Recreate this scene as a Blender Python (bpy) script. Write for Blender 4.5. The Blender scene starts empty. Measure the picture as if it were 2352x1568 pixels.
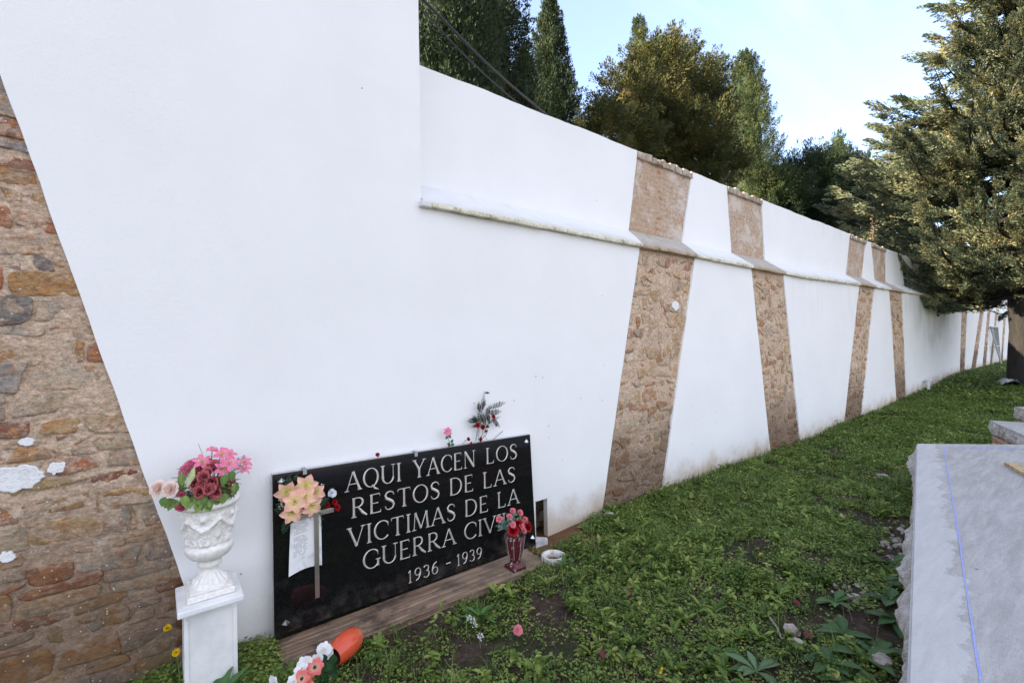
import bpy, bmesh, math
import numpy as np
from mathutils import Matrix, Vector

SC = bpy.context.scene
COL = SC.collection
R = math.radians
rng = np.random.default_rng(7)

# ------------------------------------------------------------------ camera
EYE = np.array([0.0, -2.95, 1.6])
YAW, PITCH, ROLL = R(52.3), R(0.45), R(0.95)
FPX, PCX, PCY = 1055.0, 1176.0, 784.0
c_f = np.array([math.cos(YAW)*math.cos(PITCH), math.sin(YAW)*math.cos(PITCH), math.sin(PITCH)])
c_r = np.cross(c_f, [0, 0, 1.0]); c_r /= np.linalg.norm(c_r)
c_u = np.cross(c_r, c_f)
c_r = c_r*math.cos(ROLL) - c_u*math.sin(ROLL)
c_u = np.cross(c_r, c_f)
cam_d = bpy.data.cameras.new('camera'); cam = bpy.data.objects.new('camera', cam_d); COL.objects.link(cam)
cam_d.sensor_width = 36.0; cam_d.lens = 36.0*FPX/2352.0
cam_d.clip_start = 0.02; cam_d.clip_end = 2000
cam.matrix_world = Matrix(((c_r[0], c_u[0], -c_f[0], EYE[0]), (c_r[1], c_u[1], -c_f[1], EYE[1]),
                           (c_r[2], c_u[2], -c_f[2], EYE[2]), (0, 0, 0, 1)))
SC.camera = cam

def ray(x, y):
    d = c_f*FPX + c_r*(x-PCX) - c_u*(y-PCY)
    return d/np.linalg.norm(d)
def at_y(x, y, Y):
    d = ray(x, y); return EYE + d*((Y-EYE[1])/d[1])
def at_z(x, y, Z):
    d = ray(x, y); return EYE + d*((Z-EYE[2])/d[2])

# ------------------------------------------------------------------ light
SUN_EL = R(23); TO_SUN = np.array([-0.95, 0.30, 0.0]); TO_SUN /= np.linalg.norm(TO_SUN)
to_sun = np.array([TO_SUN[0]*math.cos(SUN_EL), TO_SUN[1]*math.cos(SUN_EL), math.sin(SUN_EL)])
sl = bpy.data.lights.new('sun', 'SUN'); sl.energy = 4.4; sl.angle = R(0.5); sl.color = (1.0, 0.86, 0.66)
so = bpy.data.objects.new('sun', sl); COL.objects.link(so)
so.rotation_euler = Vector(-to_sun).to_track_quat('-Z', 'Y').to_euler()
SC.view_settings.view_transform = 'Standard'; SC.view_settings.look = 'None'
SC.view_settings.gamma = 1.0; SC.view_settings.exposure = 2.4

world = bpy.data.worlds.new('World'); SC.world = world; world.use_nodes = True

# ------------------------------------------------------------------ node helper
class NT:
    def __init__(s, tree):
        s.t = tree
        for n in list(tree.nodes): tree.nodes.remove(n)
    def __call__(s, typ, ins=None, out=0, **props):
        n = s.t.nodes.new(typ)
        for k, v in props.items(): setattr(n, k, v)
        for k, v in (ins or {}).items():
            sock = n.inputs[k]
            if isinstance(v, bpy.types.NodeSocket): s.t.links.new(v, sock)
            else: sock.default_value = v
        s.last = n
        return n.outputs[out] if len(n.outputs) else None
    def math(s, op, a, b=0.0, c=None, clamp=False):
        ins = {0: a, 1: b}
        if c is not None: ins[2] = c
        return s('ShaderNodeMath', ins, operation=op, use_clamp=clamp)
    def mix(s, f, a, b, blend='MIX'):
        n = s.t.nodes.new('ShaderNodeMix'); n.data_type = 'RGBA'; n.blend_type = blend
        for k, v in ((0, f), (6, a), (7, b)):
            if isinstance(v, bpy.types.NodeSocket): s.t.links.new(v, n.inputs[k])
            else: n.inputs[k].default_value = v if k == 0 else (*v[:3], 1)
        return n.outputs[2]
    def ramp(s, f, stops, interp='LINEAR'):
        n = s.t.nodes.new('ShaderNodeValToRGB'); e = n.color_ramp; e.interpolation = interp
        while len(e.elements) < len(stops): e.elements.new(0.5)
        for el, (p, c) in zip(e.elements, stops):
            el.position = p; el.color = (*c, 1) if len(c) == 3 else c
        s.t.links.new(f, n.inputs[0])
        return n.outputs[0]
    def sstep(s, v, a, b, lo=0.0, hi=1.0):
        n = s.t.nodes.new('ShaderNodeMapRange'); n.interpolation_type = 'SMOOTHSTEP'
        s.t.links.new(v, n.inputs[0])
        for i, x in ((1, a), (2, b), (3, lo), (4, hi)): n.inputs[i].default_value = x
        return n.outputs[0]
    def noise(s, vec, scale, detail=4.0, rough=0.55, dist=0.0, out=0):
        return s('ShaderNodeTexNoise', {'Vector': vec, 'Scale': scale, 'Detail': detail, 'Roughness': rough, 'Distortion': dist}, out=out)
    def mapv(s, vec, loc=(0, 0, 0), scale=(1, 1, 1), rot=(0, 0, 0)):
        return s('ShaderNodeMapping', {'Vector': vec, 'Location': loc, 'Scale': scale, 'Rotation': rot})
    def pos(s): return s('ShaderNodeNewGeometry')
    def xyz(s, vec):
        s('ShaderNodeSeparateXYZ', {0: vec}); return s.last.outputs

# sky: Nishita plus thin streaked cirrus
w = NT(world.node_tree)
sky = w('ShaderNodeTexSky', sky_type='NISHITA', sun_disc=False, sun_elevation=SUN_EL,
        sun_rotation=math.atan2(TO_SUN[0], TO_SUN[1]), air_density=1.0, dust_density=0.6, ozone_density=2.2, altitude=300.0)
wd = w('ShaderNodeTexCoord')
wx = w.xyz(wd)
# project the view direction on a high flat layer so the cirrus keeps its perspective
zz = w.math('ADD', w.math('MAXIMUM', wx[2], 0.0), 0.14)
plane = w('ShaderNodeCombineXYZ', {0: w.math('DIVIDE', wx[0], zz), 1: w.math('DIVIDE', wx[1], zz), 2: 0.0})
pm = w.mapv(plane, scale=(0.42, 1.5, 1), rot=(0, 0, R(28)))
cl = w.noise(pm, 0.75, 6, 0.55, 0.6)
cl2 = w.noise(plane, 0.35, 3, 0.5)
fill_cloud = w.sstep(wx[1], 0.25, -0.55)  # unseen side of the sky: added bright cloud that fills the shaded wall
cmask = w.math('MULTIPLY', w.sstep(cl, 0.47, 0.66), w.sstep(cl2, 0.2, 0.5))
cmask = w.math('MAXIMUM', w.math('MULTIPLY', cmask, 0.85), w.math('MULTIPLY', fill_cloud, w.sstep(cl2, 0.2, 0.7, 0.45, 1.0)))
veil = w.mix(0.40, sky, (0.98, 1.00, 1.30))
cloudc = w.mix(fill_cloud, (1.78, 1.78, 1.9), (2.15, 2.25, 2.5))
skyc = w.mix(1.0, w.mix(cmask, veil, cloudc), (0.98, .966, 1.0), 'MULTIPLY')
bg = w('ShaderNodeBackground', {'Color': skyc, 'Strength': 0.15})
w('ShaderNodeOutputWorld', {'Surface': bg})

# ------------------------------------------------------------------ mesh helpers
def lat(i, j, seed):
    n = (i*374761393 + j*668265263 + seed*974634777) & 0x7fffffff
    n = (n ^ (n >> 13))*1274126177 & 0x7fffffff
    return ((n ^ (n >> 16)) & 0xffff)/65535.0
def vnoise(x, y, seed=0):
    x = np.asarray(x, float); y = np.asarray(y, float)
    i = np.floor(x).astype(np.int64); j = np.floor(y).astype(np.int64)
    u = x-i; v = y-j; u = u*u*(3-2*u); v = v*v*(3-2*v)
    return (lat(i, j, seed)*(1-u)+lat(i+1, j, seed)*u)*(1-v) + (lat(i, j+1, seed)*(1-u)+lat(i+1, j+1, seed)*u)*v
def fnoise(x, y, seed=0, oct=3):
    t = 0; a = 0.5; s = 0
    for k in range(oct):
        t = t+a*vnoise(np.asarray(x)*2**k, np.asarray(y)*2**k, seed+k*17); s += a; a *= 0.5
    return t/s
def unit(v):
    v = np.asarray(v, float); return v/(np.linalg.norm(v, axis=-1, keepdims=True)+1e-9)

def lean(V):
    """moves points given on the upright plane Y=-.05 onto the plaque, which leans back 3 degrees on the wall"""
    dy = V[:, 1]+.05; k = np.ones(len(V))
    for _ in range(3):
        z = 1.6+(V[:, 2]-1.6)*k; yt = -.05-.052*(.885-z)/.9; k = (2.95+yt)/2.90
    return np.stack([V[:, 0]*k, yt+dy, z], 1)
class MB:
    """collects shapes; build() links them as ONE mesh object"""
    def __init__(s): s.v = []; s.f = []; s.c = []; s.n = 0
    def add(s, V, F, col=(0.5, 0.5, 0.5)):
        V = np.asarray(V, float).reshape(-1, 3)
        col = np.asarray(col, float)
        if col.ndim == 1: col = np.repeat(col[None, :], len(V), 0)
        if col.shape[1] == 3: col = np.concatenate([col, np.ones((len(col), 1))], 1)
        s.v.append(V); s.c.append(col)
        if isinstance(F, np.ndarray): s.f.append(F+s.n)
        else:
            for k in set(len(q) for q in F):
                s.f.append(np.array([q for q in F if len(q) == k], np.int64)+s.n)
        s.n += len(V); return s
    def build(s, name, mat, parent=None, smooth=True, tilt=False):
        V = np.concatenate(s.v); C = np.concatenate(s.c)
        if tilt or (parent is not None and parent.name.startswith(('memorial_plaque', 'lily_spray', 'paper_sheet'))): V = lean(V)
        if parent is not None:
            loc = np.zeros(3); p = parent
            while p is not None: loc += np.array(p.location); p = p.parent
            V = V-loc
        me = bpy.data.meshes.new(name)
        me.vertices.add(len(V)); me.vertices.foreach_set('co', V.astype(np.float32).ravel())
        loops = np.concatenate([f.ravel() for f in s.f])
        tot = np.concatenate([np.full(len(f), f.shape[1]) for f in s.f])
        st = np.concatenate([[0], np.cumsum(tot)[:-1]])
        me.loops.add(len(loops)); me.loops.foreach_set('vertex_index', loops.astype(np.int32))
        me.polygons.add(len(tot)); me.polygons.foreach_set('loop_start', st.astype(np.int32))
        me.polygons.foreach_set('loop_total', tot.astype(np.int32))
        me.polygons.foreach_set('use_smooth', np.full(len(tot), bool(smooth)))
        a = me.attributes.new('Col', 'FLOAT_COLOR', 'POINT')
        a.data.foreach_set('color', C.astype(np.float32).ravel())
        me.update(calc_edges=True)
        me.materials.append(mat)
        o = bpy.data.objects.new(name, me); COL.objects.link(o)
        if parent is not None: o.parent = parent
        return o

def tag(o, label=None, cat=None, group=None, kind=None):
    if label: o['label'] = label
    if cat: o['category'] = cat
    if group: o['group'] = group
    if kind: o['kind'] = kind
    return o
def thing(name, loc, label, cat, group=None):
    o = bpy.data.objects.new(name, None); COL.objects.link(o); o.location = [float(t) for t in loc]
    o.empty_display_size = 0.1
    return tag(o, label, cat, group)

def grid_faces(nu, nv, closed=False):
    q = []
    I = np.arange(nu*nv).reshape(nu, nv)
    if closed: I = np.concatenate([I, I[:1]], 0)
    return np.stack([I[:-1, :-1], I[1:, :-1], I[1:, 1:], I[:-1, 1:]], -1).reshape(-1, 4)
def add_box(mb, lo, hi, col=(.5, .5, .5), jit=0.0, bev=0.0, r=rng):
    lo = np.array(lo, float); hi = np.array(hi, float)
    if bev <= 0:
        V = np.array([[(lo, hi)[i][0], (lo, hi)[j][1], (lo, hi)[k][2]] for i in (0, 1) for j in (0, 1) for k in (0, 1)])
        if jit: V = V+r.uniform(-jit, jit, V.shape)
        mb.add(V, [[0, 1, 3, 2], [4, 6, 7, 5], [0, 4, 5, 1], [2, 3, 7, 6], [0, 2, 6, 4], [1, 5, 7, 3]], col)
        return
    bm = bmesh.new(); bmesh.ops.create_cube(bm, size=1)
    for v in bm.verts:
        v.co = Vector([(lo[k]+hi[k])/2 + v.co[k]*(hi[k]-lo[k]) for k in range(3)]) + Vector(r.uniform(-jit, jit, 3) if jit else (0, 0, 0))
    bmesh.ops.bevel(bm, geom=bm.edges[:], offset=bev, segments=2, affect='EDGES', profile=0.6)
    add_bm(mb, bm, col); bm.free()
def add_bm(mb, bm, col):
    bm.verts.index_update()
    mb.add([v.co[:] for v in bm.verts], [[v.index for v in f.verts] for f in bm.faces], col)
def add_tube(mb, P, rad, col=(.3, .3, .3), n=6, cap=True):
    P = np.asarray(P, float); m = len(P); rad = np.broadcast_to(np.asarray(rad, float), (m,))
    T = unit(np.gradient(P, axis=0)); up = np.array([0, 0, 1.0]) if abs(T[0, 2]) < .9 else np.array([1.0, 0, 0])
    S = unit(np.cross(T, up)); U = np.cross(S, T)
    a = np.linspace(0, 2*np.pi, n, endpoint=False)
    V = P[:, None]+rad[:, None, None]*(np.cos(a)[None, :, None]*S[:, None]+np.sin(a)[None, :, None]*U[:, None])
    F = []
    for i in range(m-1):
        for k in range(n): F.append([i*n+k, i*n+(k+1) % n, (i+1)*n+(k+1) % n, (i+1)*n+k])
    mb.add(V, np.array(F), col)
    if cap:
        mb.add(V[0], [list(range(n))[::-1]], col); mb.add(V[-1], [list(range(n))], col)
def add_lathe(mb, c, prof, n=48, col=(.8, .8, .8), fn=None):
    prof = np.asarray(prof, float); a = np.linspace(0, 2*np.pi, n, endpoint=False)
    rr = np.repeat(prof[None, :, 0], n, 0); z = np.repeat(prof[None, :, 1], n, 0)
    A = np.repeat(a[:, None], len(prof), 1)
    if fn is not None: rr = fn(A, z, rr)
    V = np.stack([c[0]+rr*np.cos(A), c[1]+rr*np.sin(A), c[2]+z], -1)
    mb.add(V, grid_faces(n, len(prof), True), col)

# ------------------------------------------------------------------ materials
def newmat(name):
    m = bpy.data.materials.new(name); m.use_nodes = True
    return m, NT(m.node_tree)
def finish(n, bsdf, disp=None):
    ins = {'Surface': bsdf}
    if disp is not None: ins['Displacement'] = disp
    n('ShaderNodeOutputMaterial', ins)
def bump(n, h, strength=0.3, dist=0.01):
    return n('ShaderNodeBump', {'Height': h, 'Strength': strength, 'Distance': dist})

def mat_tinted(name, rough=0.6, var=0.2, transl=0.0, spec=0.3, ns=120.0):
    m, n = newmat(name)
    c = n('ShaderNodeVertexColor', layer_name='Col')
    rnd = n('ShaderNodeNewGeometry', out=8)
    f = n.math('MULTIPLY_ADD', rnd, 2*var, 1-var)
    nz = n.noise(n.pos(), ns, 3)
    f = n.math('MULTIPLY', f, n.math('MULTIPLY_ADD', nz, 0.4, 0.8))
    col = n('ShaderNodeVectorMath', {0: c, 'Scale': f}, operation='SCALE')
    b = n('ShaderNodeBsdfPrincipled', {'Base Color': col, 'Roughness': rough, 'Specular IOR Level': spec})
    if transl > 0:
        t = n('ShaderNodeBsdfTranslucent', {'Color': col})
        b = n('ShaderNodeMixShader', {0: transl, 1: b, 2: t})
    finish(n, b); return m
M_FLOWER = mat_tinted('silk_petals', 0.55, 0.10, 0.22, 0.25)
M_LEAF = mat_tinted('leaves', 0.5, 0.22, 0.2, 0.35)
M_PLAIN = mat_tinted('tinted_matte', 0.7, 0.12, 0.0, 0.3)

def mat_foliage(name, stops, transl=0.18, hue_noise=1.2):
    m, n = newmat(name)
    rnd = n('ShaderNodeNewGeometry', out=8)
    nz = n.noise(n.pos(), hue_noise, 3)
    f = n.math('ADD', n.math('MULTIPLY', rnd, 0.55), n.math('MULTIPLY_ADD', nz, 1.3, -0.42))
    col = n.ramp(f, stops)
    d = n('ShaderNodeBsdfPrincipled', {'Base Color': col, 'Roughness': 0.65, 'Specular IOR Level': 0.2})
    t = n('ShaderNodeBsdfTranslucent', {'Color': col})
    finish(n, n('ShaderNodeMixShader', {0: transl, 1: d, 2: t})); return m
M_CYP = mat_foliage('cypress_foliage', [(0.1, (.010, .021, .010)), (0.5, (.022, .040, .017)), (0.95, (.055, .070, .028))])  # dark copy: shade among the trees put into the colour
M_JUN = mat_foliage('juniper_foliage', [(0.1, (.026, .036, .014)), (0.5, (.058, .072, .023)), (0.95, (.180, .148, .050))])  # top stop warmed: sunlit tips put into the colour
M_CYP2 = mat_foliage('sunny_cypress_foliage', [(0.1, (.016, .031, .012)), (0.5, (.040, .062, .022)), (0.95, (.125, .130, .046))])  # lit copy of the cypress foliage: sunshine put into lighter, yellower colours
M_CED = mat_foliage('blue_cypress_foliage', [(0.1, (.032, .054, .038)), (0.42, (.090, .125, .080)), (0.72, (.250, .255, .140)), (1.0, (.43, .33, .14))], 0.2)  # golden stops: real gold tips, brightened with warm sunlight put into the colour
M_DARKCONE = mat_foliage('dense_conifer_foliage', [(0.1, (.014, .028, .018)), (0.5, (.034, .054, .034)), (0.95, (.085, .098, .055))])
M_WEED = None

def mat_bark():
    m, n = newmat('bark')
    p = n.mapv(n.pos(), scale=(9, 9, 1.6))
    nz = n.noise(p, 2.0, 5, 0.6)
    col = n.ramp(nz, [(0.3, (.005, .004, .0035)), (0.7, (.018, .015, .012))])
    finish(n, n('ShaderNodeBsdfPrincipled', {'Base Color': col, 'Roughness': 0.9, 'Normal': bump(n, nz, 0.8, 0.04)})); return m
M_BARK = mat_bark()

def mat_plaster():
    m, n = newmat('white_plaster')
    P = n.pos(); X = n.xyz(P)
    g = n.noise(P, 160, 3, 0.6); g2 = n.noise(P, 38, 3, 0.55); lg = n.noise(P, 1.3, 4, 0.6)
    base = n.mix(n.sstep(lg, 0.3, 0.75), (.83, .83, .825), (.79, .79, .785))
    # earth splashed up the foot of the wall
    zg = n.math('SUBTRACT', X[2], n.math('MULTIPLY', n.sstep(X[0], 8, 21), 0.42))
    zn = n.math('ADD', zg, n.math('MULTIPLY_ADD', n.noise(P, 3.5, 4, 0.65), -0.5, 0.25))
    xr = n.sstep(X[0], 1.6, 3.2, 0.25, 1.0)
    dirt = n.math('MULTIPLY', n.sstep(zn, 0.30, -0.02), xr)
    base = n.mix(n.math('MULTIPLY', dirt, 0.85), base, (.47, .36, .235))
    # thin run-off streaks under the ledge and the wall top, stronger far along
    st = n.noise(n.mapv(P, scale=(7, 1, 0.35)), 1.6, 4, 0.6)
    under = n.math('ADD', n.math('MULTIPLY', n.sstep(X[2], 1.2, 2.6), n.sstep(X[2], 2.7, 2.6)), n.sstep(X[2], 3.35, 3.8))
    far = n.sstep(X[0], 4, 17, 0.0, 0.4)
    base = n.mix(n.math('MULTIPLY', n.math('MULTIPLY', n.sstep(st, 0.48, 0.72), under), far), base, (.40, .375, .33))
    grey_mottle = n.math('MULTIPLY', n.math('MULTIPLY', n.sstep(X[0], 14.2, 16.5), n.sstep(X[0], 21, 18.5)),
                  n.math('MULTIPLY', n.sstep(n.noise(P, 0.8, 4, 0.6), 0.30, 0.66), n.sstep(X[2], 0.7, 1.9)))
    base = n.mix(n.math('MULTIPLY', grey_mottle, 0.5), base, (.30, .285, .26))  # mottled grey darkening on the upper part of one far panel
    # small dark mud specks
    vo = n('ShaderNodeTexVoronoi', {'Vector': n.mapv(P, scale=(1, 0, 1)), 'Scale': 13.0, 'Randomness': 1.0})
    vc = n.xyz(n.last.outputs[1])
    spot = n.math('MULTIPLY', n.math('LESS_THAN', vo, n.math('MULTIPLY', vc[1], 0.075)), n.math('GREATER_THAN', vc[0], n.sstep(X[2], 0.0, 1.8, 0.30, 0.93)))
    base = n.mix(n.math('MULTIPLY', spot, 0.8), base, (.22, .20, .18))
    h = n.math('ADD', n.math('MULTIPLY', g, 0.45), n.math('ADD', n.math('MULTIPLY', g2, 0.4), n.math('MULTIPLY', lg, 0.3)))
    finish(n, n('ShaderNodeBsdfPrincipled', {'Base Color': base, 'Roughness': 0.85, 'Specular IOR Level': 0.2, 'Normal': bump(n, h, 0.45, 0.006)}))
    return m
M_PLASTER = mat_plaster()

def mat_masonry():
    """rubble masonry: the mesh carries each stone's own colour in Col (alpha 1 stone, 0 mortar)"""
    m, n = newmat('rubble_masonry')
    P = n.pos(); X = n.xyz(P)
    base = n('ShaderNodeVertexColor', {}, layer_name='Col'); isst = n.last.outputs[1]
    rnd = n('ShaderNodeNewGeometry', out=8)
    sm = n.noise(P, 6.0, 7, 0.7, 0.3); sm2 = n.noise(n.mapv(P, loc=(7, 3, 1)), 15.0, 8, 0.72, 0.6); mid = n.noise(P, 34, 7, 0.74); fine = n.noise(P, 90, 5, 0.7)
    big = n.noise(P, 1.9, 4, 0.6, 0.4); crisp = n.noise(n.mapv(P, loc=(3, 1, 8), scale=(1, 1, 1.7)), 36, 9, 0.8)
    lay = n.noise(n('ShaderNodeMapping', {'Vector': P, 'Scale': (6, 6, 30), 'Rotation': (0, R(12), 0)}), 1.3, 7, 0.7, 1.0)
    st = n.mix(n.math('MULTIPLY', n.sstep(lay, 0.46, 0.60), 0.65), base, n.ramp(rnd, [(0, (.42, .33, .225)), (0.25, (.29, .265, .235)), (0.45, (.47, .36, .24)), (0.6, (.40, .23, .12)), (0.75, (.33, .29, .235)), (1, (.52, .42, .31))]))
    st = n.mix(n.math('MULTIPLY', n.sstep(sm2, 0.51, 0.61), 0.75), st, (.45, .20, .075))
    st = n.mix(n.math('MULTIPLY', n.sstep(mid, 0.54, 0.62), 0.55), st, (.17, .085, .055))
    st = n.mix(n.math('MULTIPLY', n.sstep(n.noise(P, 11, 7, .72), 0.55, 0.62), 0.4), st, (.27, .26, .235))
    mo = n.ramp(n.math('ADD', n.math('MULTIPLY', sm2, 0.5), n.math('MULTIPLY', fine, 0.5)), [(0.36, (.40, .268, .18)), (0.48, (.55, .40, .285)), (0.62, (.68, .545, .42))])
    wash = n.math('MULTIPLY', n.sstep(n.math('ADD', sm, n.math('MULTIPLY_ADD', mid, 0.35, -0.175)), 0.52, 0.58), 0.72)
    col = n.mix(n.math('MULTIPLY', isst, n.math('SUBTRACT', 1.0, wash)), mo, st)
    col = n.mix(n.math('MULTIPLY', n.sstep(n.noise(P, 3.1, 6, 0.7), 0.54, 0.66), n.sstep(fine, 0.42, 0.6, 0.05, 0.45)), col, (.58, .52, .45))
    col = n('ShaderNodeVectorMath', {0: col, 'Scale': n.sstep(crisp, 0.36, 0.64, 0.68, 1.30)}, operation='SCALE')
    pits = n.math('MULTIPLY', n.sstep(mid, 0.36, 0.30), n.sstep(sm, .42, .52))
    col = n.mix(n.math('MULTIPLY', pits, 0.65), col, (.06, .042, .03))
    zg = n.math('SUBTRACT', X[2], n.math('MULTIPLY', n.sstep(X[0], 8, 21), 0.42))
    low = n.sstep(n.math('ADD', zg, n.math('MULTIPLY_ADD', big, -0.8, 0.40)), 1.10, 0.25)
    mud = n.mix(0.42, n.mix(n.math('MULTIPLY_ADD', mid, 1.6, -0.3, True), (.085, .044, .022), (.25, .15, .085)), col)
    mud = n('ShaderNodeVectorMath', {0: mud, 'Scale': 0.66}, operation='SCALE')
    col = n.mix(n.math('MULTIPLY', low, 0.92), col, mud)
    wv3 = n('ShaderNodeTexVoronoi', {'Vector': P, 'Scale': 75.0, 'Randomness': 1.0})
    wc = n.xyz(n.last.outputs[1])
    fl = n.math('MULTIPLY', n.math('LESS_THAN', n.math('ADD', wv3, n.math('MULTIPLY', mid, 0.6)), n.math('MULTIPLY_ADD', wc[1], 0.25, 0.36)), n.math('GREATER_THAN', wc[0], n.sstep(n.noise(P, 4.2, 3), 0.42, 0.66, 0.95, 0.70)))
    col = n.mix(n.math('MULTIPLY', fl, 0.85), col, (.64, .61, .57))
    nb = bump(n, n.math('ADD', n.math('MULTIPLY', crisp, 0.9), n.math('ADD', fine, n.math('MULTIPLY', sm2, 1.2))), 0.85, 0.009)
    finish(n, n('ShaderNodeBsdfPrincipled', {'Base Color': col, 'Roughness': 0.9, 'Specular IOR Level': 0.2, 'Normal': nb}))
    return m
M_MASON = mat_masonry()

PAL1 = [(.48, .315, .16), (.33, .28, .22), (.50, .36, .25), (.40, .16, .085), (.24, .215, .205), (.45, .23, .09), (.35, .30, .24), (.50, .30, .13),
        (.52, .41, .28), (.40, .29, .14), (.26, .095, .055), (.45, .33, .21), (.21, .18, .165), (.54, .43, .30)]
PAL2 = [(.50, .37, .225), (.44, .305, .17), (.58, .46, .31), (.42, .34, .245), (.51, .385, .23), (.64, .53, .39), (.40, .20, .11), (.49, .38, .26)]
def mat_brickband():
    m, n = newmat('limewashed_brick'); m.displacement_method = 'DISPLACEMENT'
    P = n.pos(); X = n.xyz(P)
    wv = n('ShaderNodeVectorMath', {0: n('ShaderNodeVectorMath', {0: n.noise(P, 5, 3, 0.6, out=1), 1: (.5, .5, .5)}, operation='SUBTRACT'), 'Scale': 0.06}, operation='SCALE')
    flat = n('ShaderNodeVectorMath', {0: n('ShaderNodeCombineXYZ', {0: X[0], 1: X[2], 2: 0.0}), 1: wv}, operation='ADD')
    bc = n('ShaderNodeTexBrick', {'Vector': flat, 'Color1': (.36, .15, .075, 1), 'Color2': (.42, .29, .19, 1), 'Mortar': (.46, .37, .28, 1), 'Scale': 1.0,
                                  'Mortar Size': 0.010, 'Mortar Smooth': 0.4, 'Brick Width': 0.24, 'Row Height': 0.062})
    fac = n.last.outputs[1]
    sm = n.noise(P, 5.0, 6, 0.65); fine = n.noise(P, 50, 4, 0.65); big = n.noise(P, 1.7, 3, 0.6)
    col = n.mix(n.sstep(sm, 0.34, 0.44, 0.0, 0.93), bc, n.ramp(fine, [(0.35, (.37, .26, .175)), (0.65, (.50, .385, .28))]))
    col = n.mix(n.sstep(n.noise(P, 3.3, 6, 0.7), 0.48, 0.62, 0, 0.8), col, (.60, .53, .47))
    col = n.mix(n.math('MULTIPLY', n.sstep(fine, 0.5, 0.62), n.sstep(big, 0.4, 0.6)), col, (.56, .50, .46))
    h = n.math('ADD', n.math('MULTIPLY', fac, -0.22), n.math('ADD', n.math('MULTIPLY', sm, 1.2), n.math('MULTIPLY', fine, 0.5)))
    disp = n('ShaderNodeDisplacement', {'Height': h, 'Midlevel': 0.6, 'Scale': 0.016})
    finish(n, n('ShaderNodeBsdfPrincipled', {'Base Color': col, 'Roughness': 0.9, 'Specular IOR Level': 0.2, 'Normal': bump(n, fine, 0.6, 0.006)}), disp)
    return m
M_BRICKBAND = mat_brickband()

def mat_lichen(name, c1, c2, c3):
    m, n = newmat(name)
    P = n.pos(); a = n.noise(P, 9, 5, 0.65); b = n.noise(P, 60, 4, 0.65)
    col = n.ramp(n.math('ADD', n.math('MULTIPLY', a, 0.6), n.math('MULTIPLY', b, 0.4)), [(0.36, c1), (0.48, c2), (0.62, c3)])
    finish(n, n('ShaderNodeBsdfPrincipled', {'Base Color': col, 'Roughness': 0.9, 'Normal': bump(n, b, 0.7, 0.008)})); return m
M_LEDGE = mat_lichen('lichened_cream_brick', (.26, .24, .15), (.62, .58, .44), (.80, .77, .66))
M_LEDGEB = mat_lichen('bare_brown_brick', (.20, .15, .09), (.40, .30, .20), (.52, .42, .31))
M_COPE = mat_lichen('bare_cement_coping', (.30, .27, .23), (.40, .36, .31), (.47, .43, .38))
M_TOPROW = mat_lichen('rough_top_course', (.10, .085, .07), (.36, .28, .21), (.55, .49, .43))

def mat_whitecope():
    m, n = newmat('whitewashed_coping')
    P = n.pos(); X = n.xyz(P); a = n.noise(P, 3.5, 5, 0.65); s = n.noise(n.mapv(P, scale=(9, 1.2, 1)), 1.5, 4, 0.6)
    front = n.sstep(X[1], 0.16, -0.03)
    col = n.mix(n.math('MULTIPLY', n.math('MULTIPLY', n.sstep(a, 0.38, 0.66), front), 0.55), (.68, .685, .69), (.52, .53, .43))
    col = n.mix(n.math('MULTIPLY', n.sstep(s, 0.55, 0.75), 0.25), col, (.48, .46, .42))
    finish(n, n('ShaderNodeBsdfPrincipled', {'Base Color': col, 'Roughness': 0.85, 'Normal': bump(n, n.noise(P, 60, 4, .6), 0.4, 0.006)})); return m
M_WCOPE = mat_whitecope()

def mat_soil():
    m, n = newmat('soil')
    P = n.pos(); X = n.xyz(P)
    a = n.noise(P, 1.6, 5, 0.6); b = n.noise(P, 22, 6, 0.68); c = n.noise(P, 120, 4, 0.6)
    col = n.ramp(n.math('ADD', n.math('MULTIPLY', b, 0.65), n.math('MULTIPLY', c, 0.35)), [(0.34, (.022, .015, .011)), (0.52, (.070, .050, .036)), (0.70, (.150, .115, .085))])
    col = n.mix(n.math('MULTIPLY', n.sstep(a, 0.42, 0.6), n.sstep(c, 0.35, 0.6, 0.3, 0.9)), col, (.030, .045, .014))
    # rusty earth beside the hole and along the foot of the wall
    dx = n.math('SUBTRACT', X[0], 2.62); dy = n.math('ADD', X[1], 0.12)
    dd = n.math('SQRT', n.math('ADD', n.math('MULTIPLY', n.math('MULTIPLY', dx, dx), 0.6), n.math('MULTIPLY', n.math('MULTIPLY', dy, dy), 5.0)))
    col = n.mix(n.math('MULTIPLY', n.sstep(n.math('ADD', dd, n.math('MULTIPLY_ADD', b, -0.4, 0.2)), 0.75, 0.25), 0.85), col, n.mix(b, (.13, .065, .032), (.24, .13, .065)))
    h = n.math('ADD', b, n.math('MULTIPLY', c, 0.3))
    finish(n, n('ShaderNodeBsdfPrincipled', {'Base Color': col, 'Roughness': 0.95, 'Specular IOR Level': 0.15, 'Normal': bump(n, h, 1.0, 0.03)})); return m
M_SOIL = mat_soil()

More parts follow.
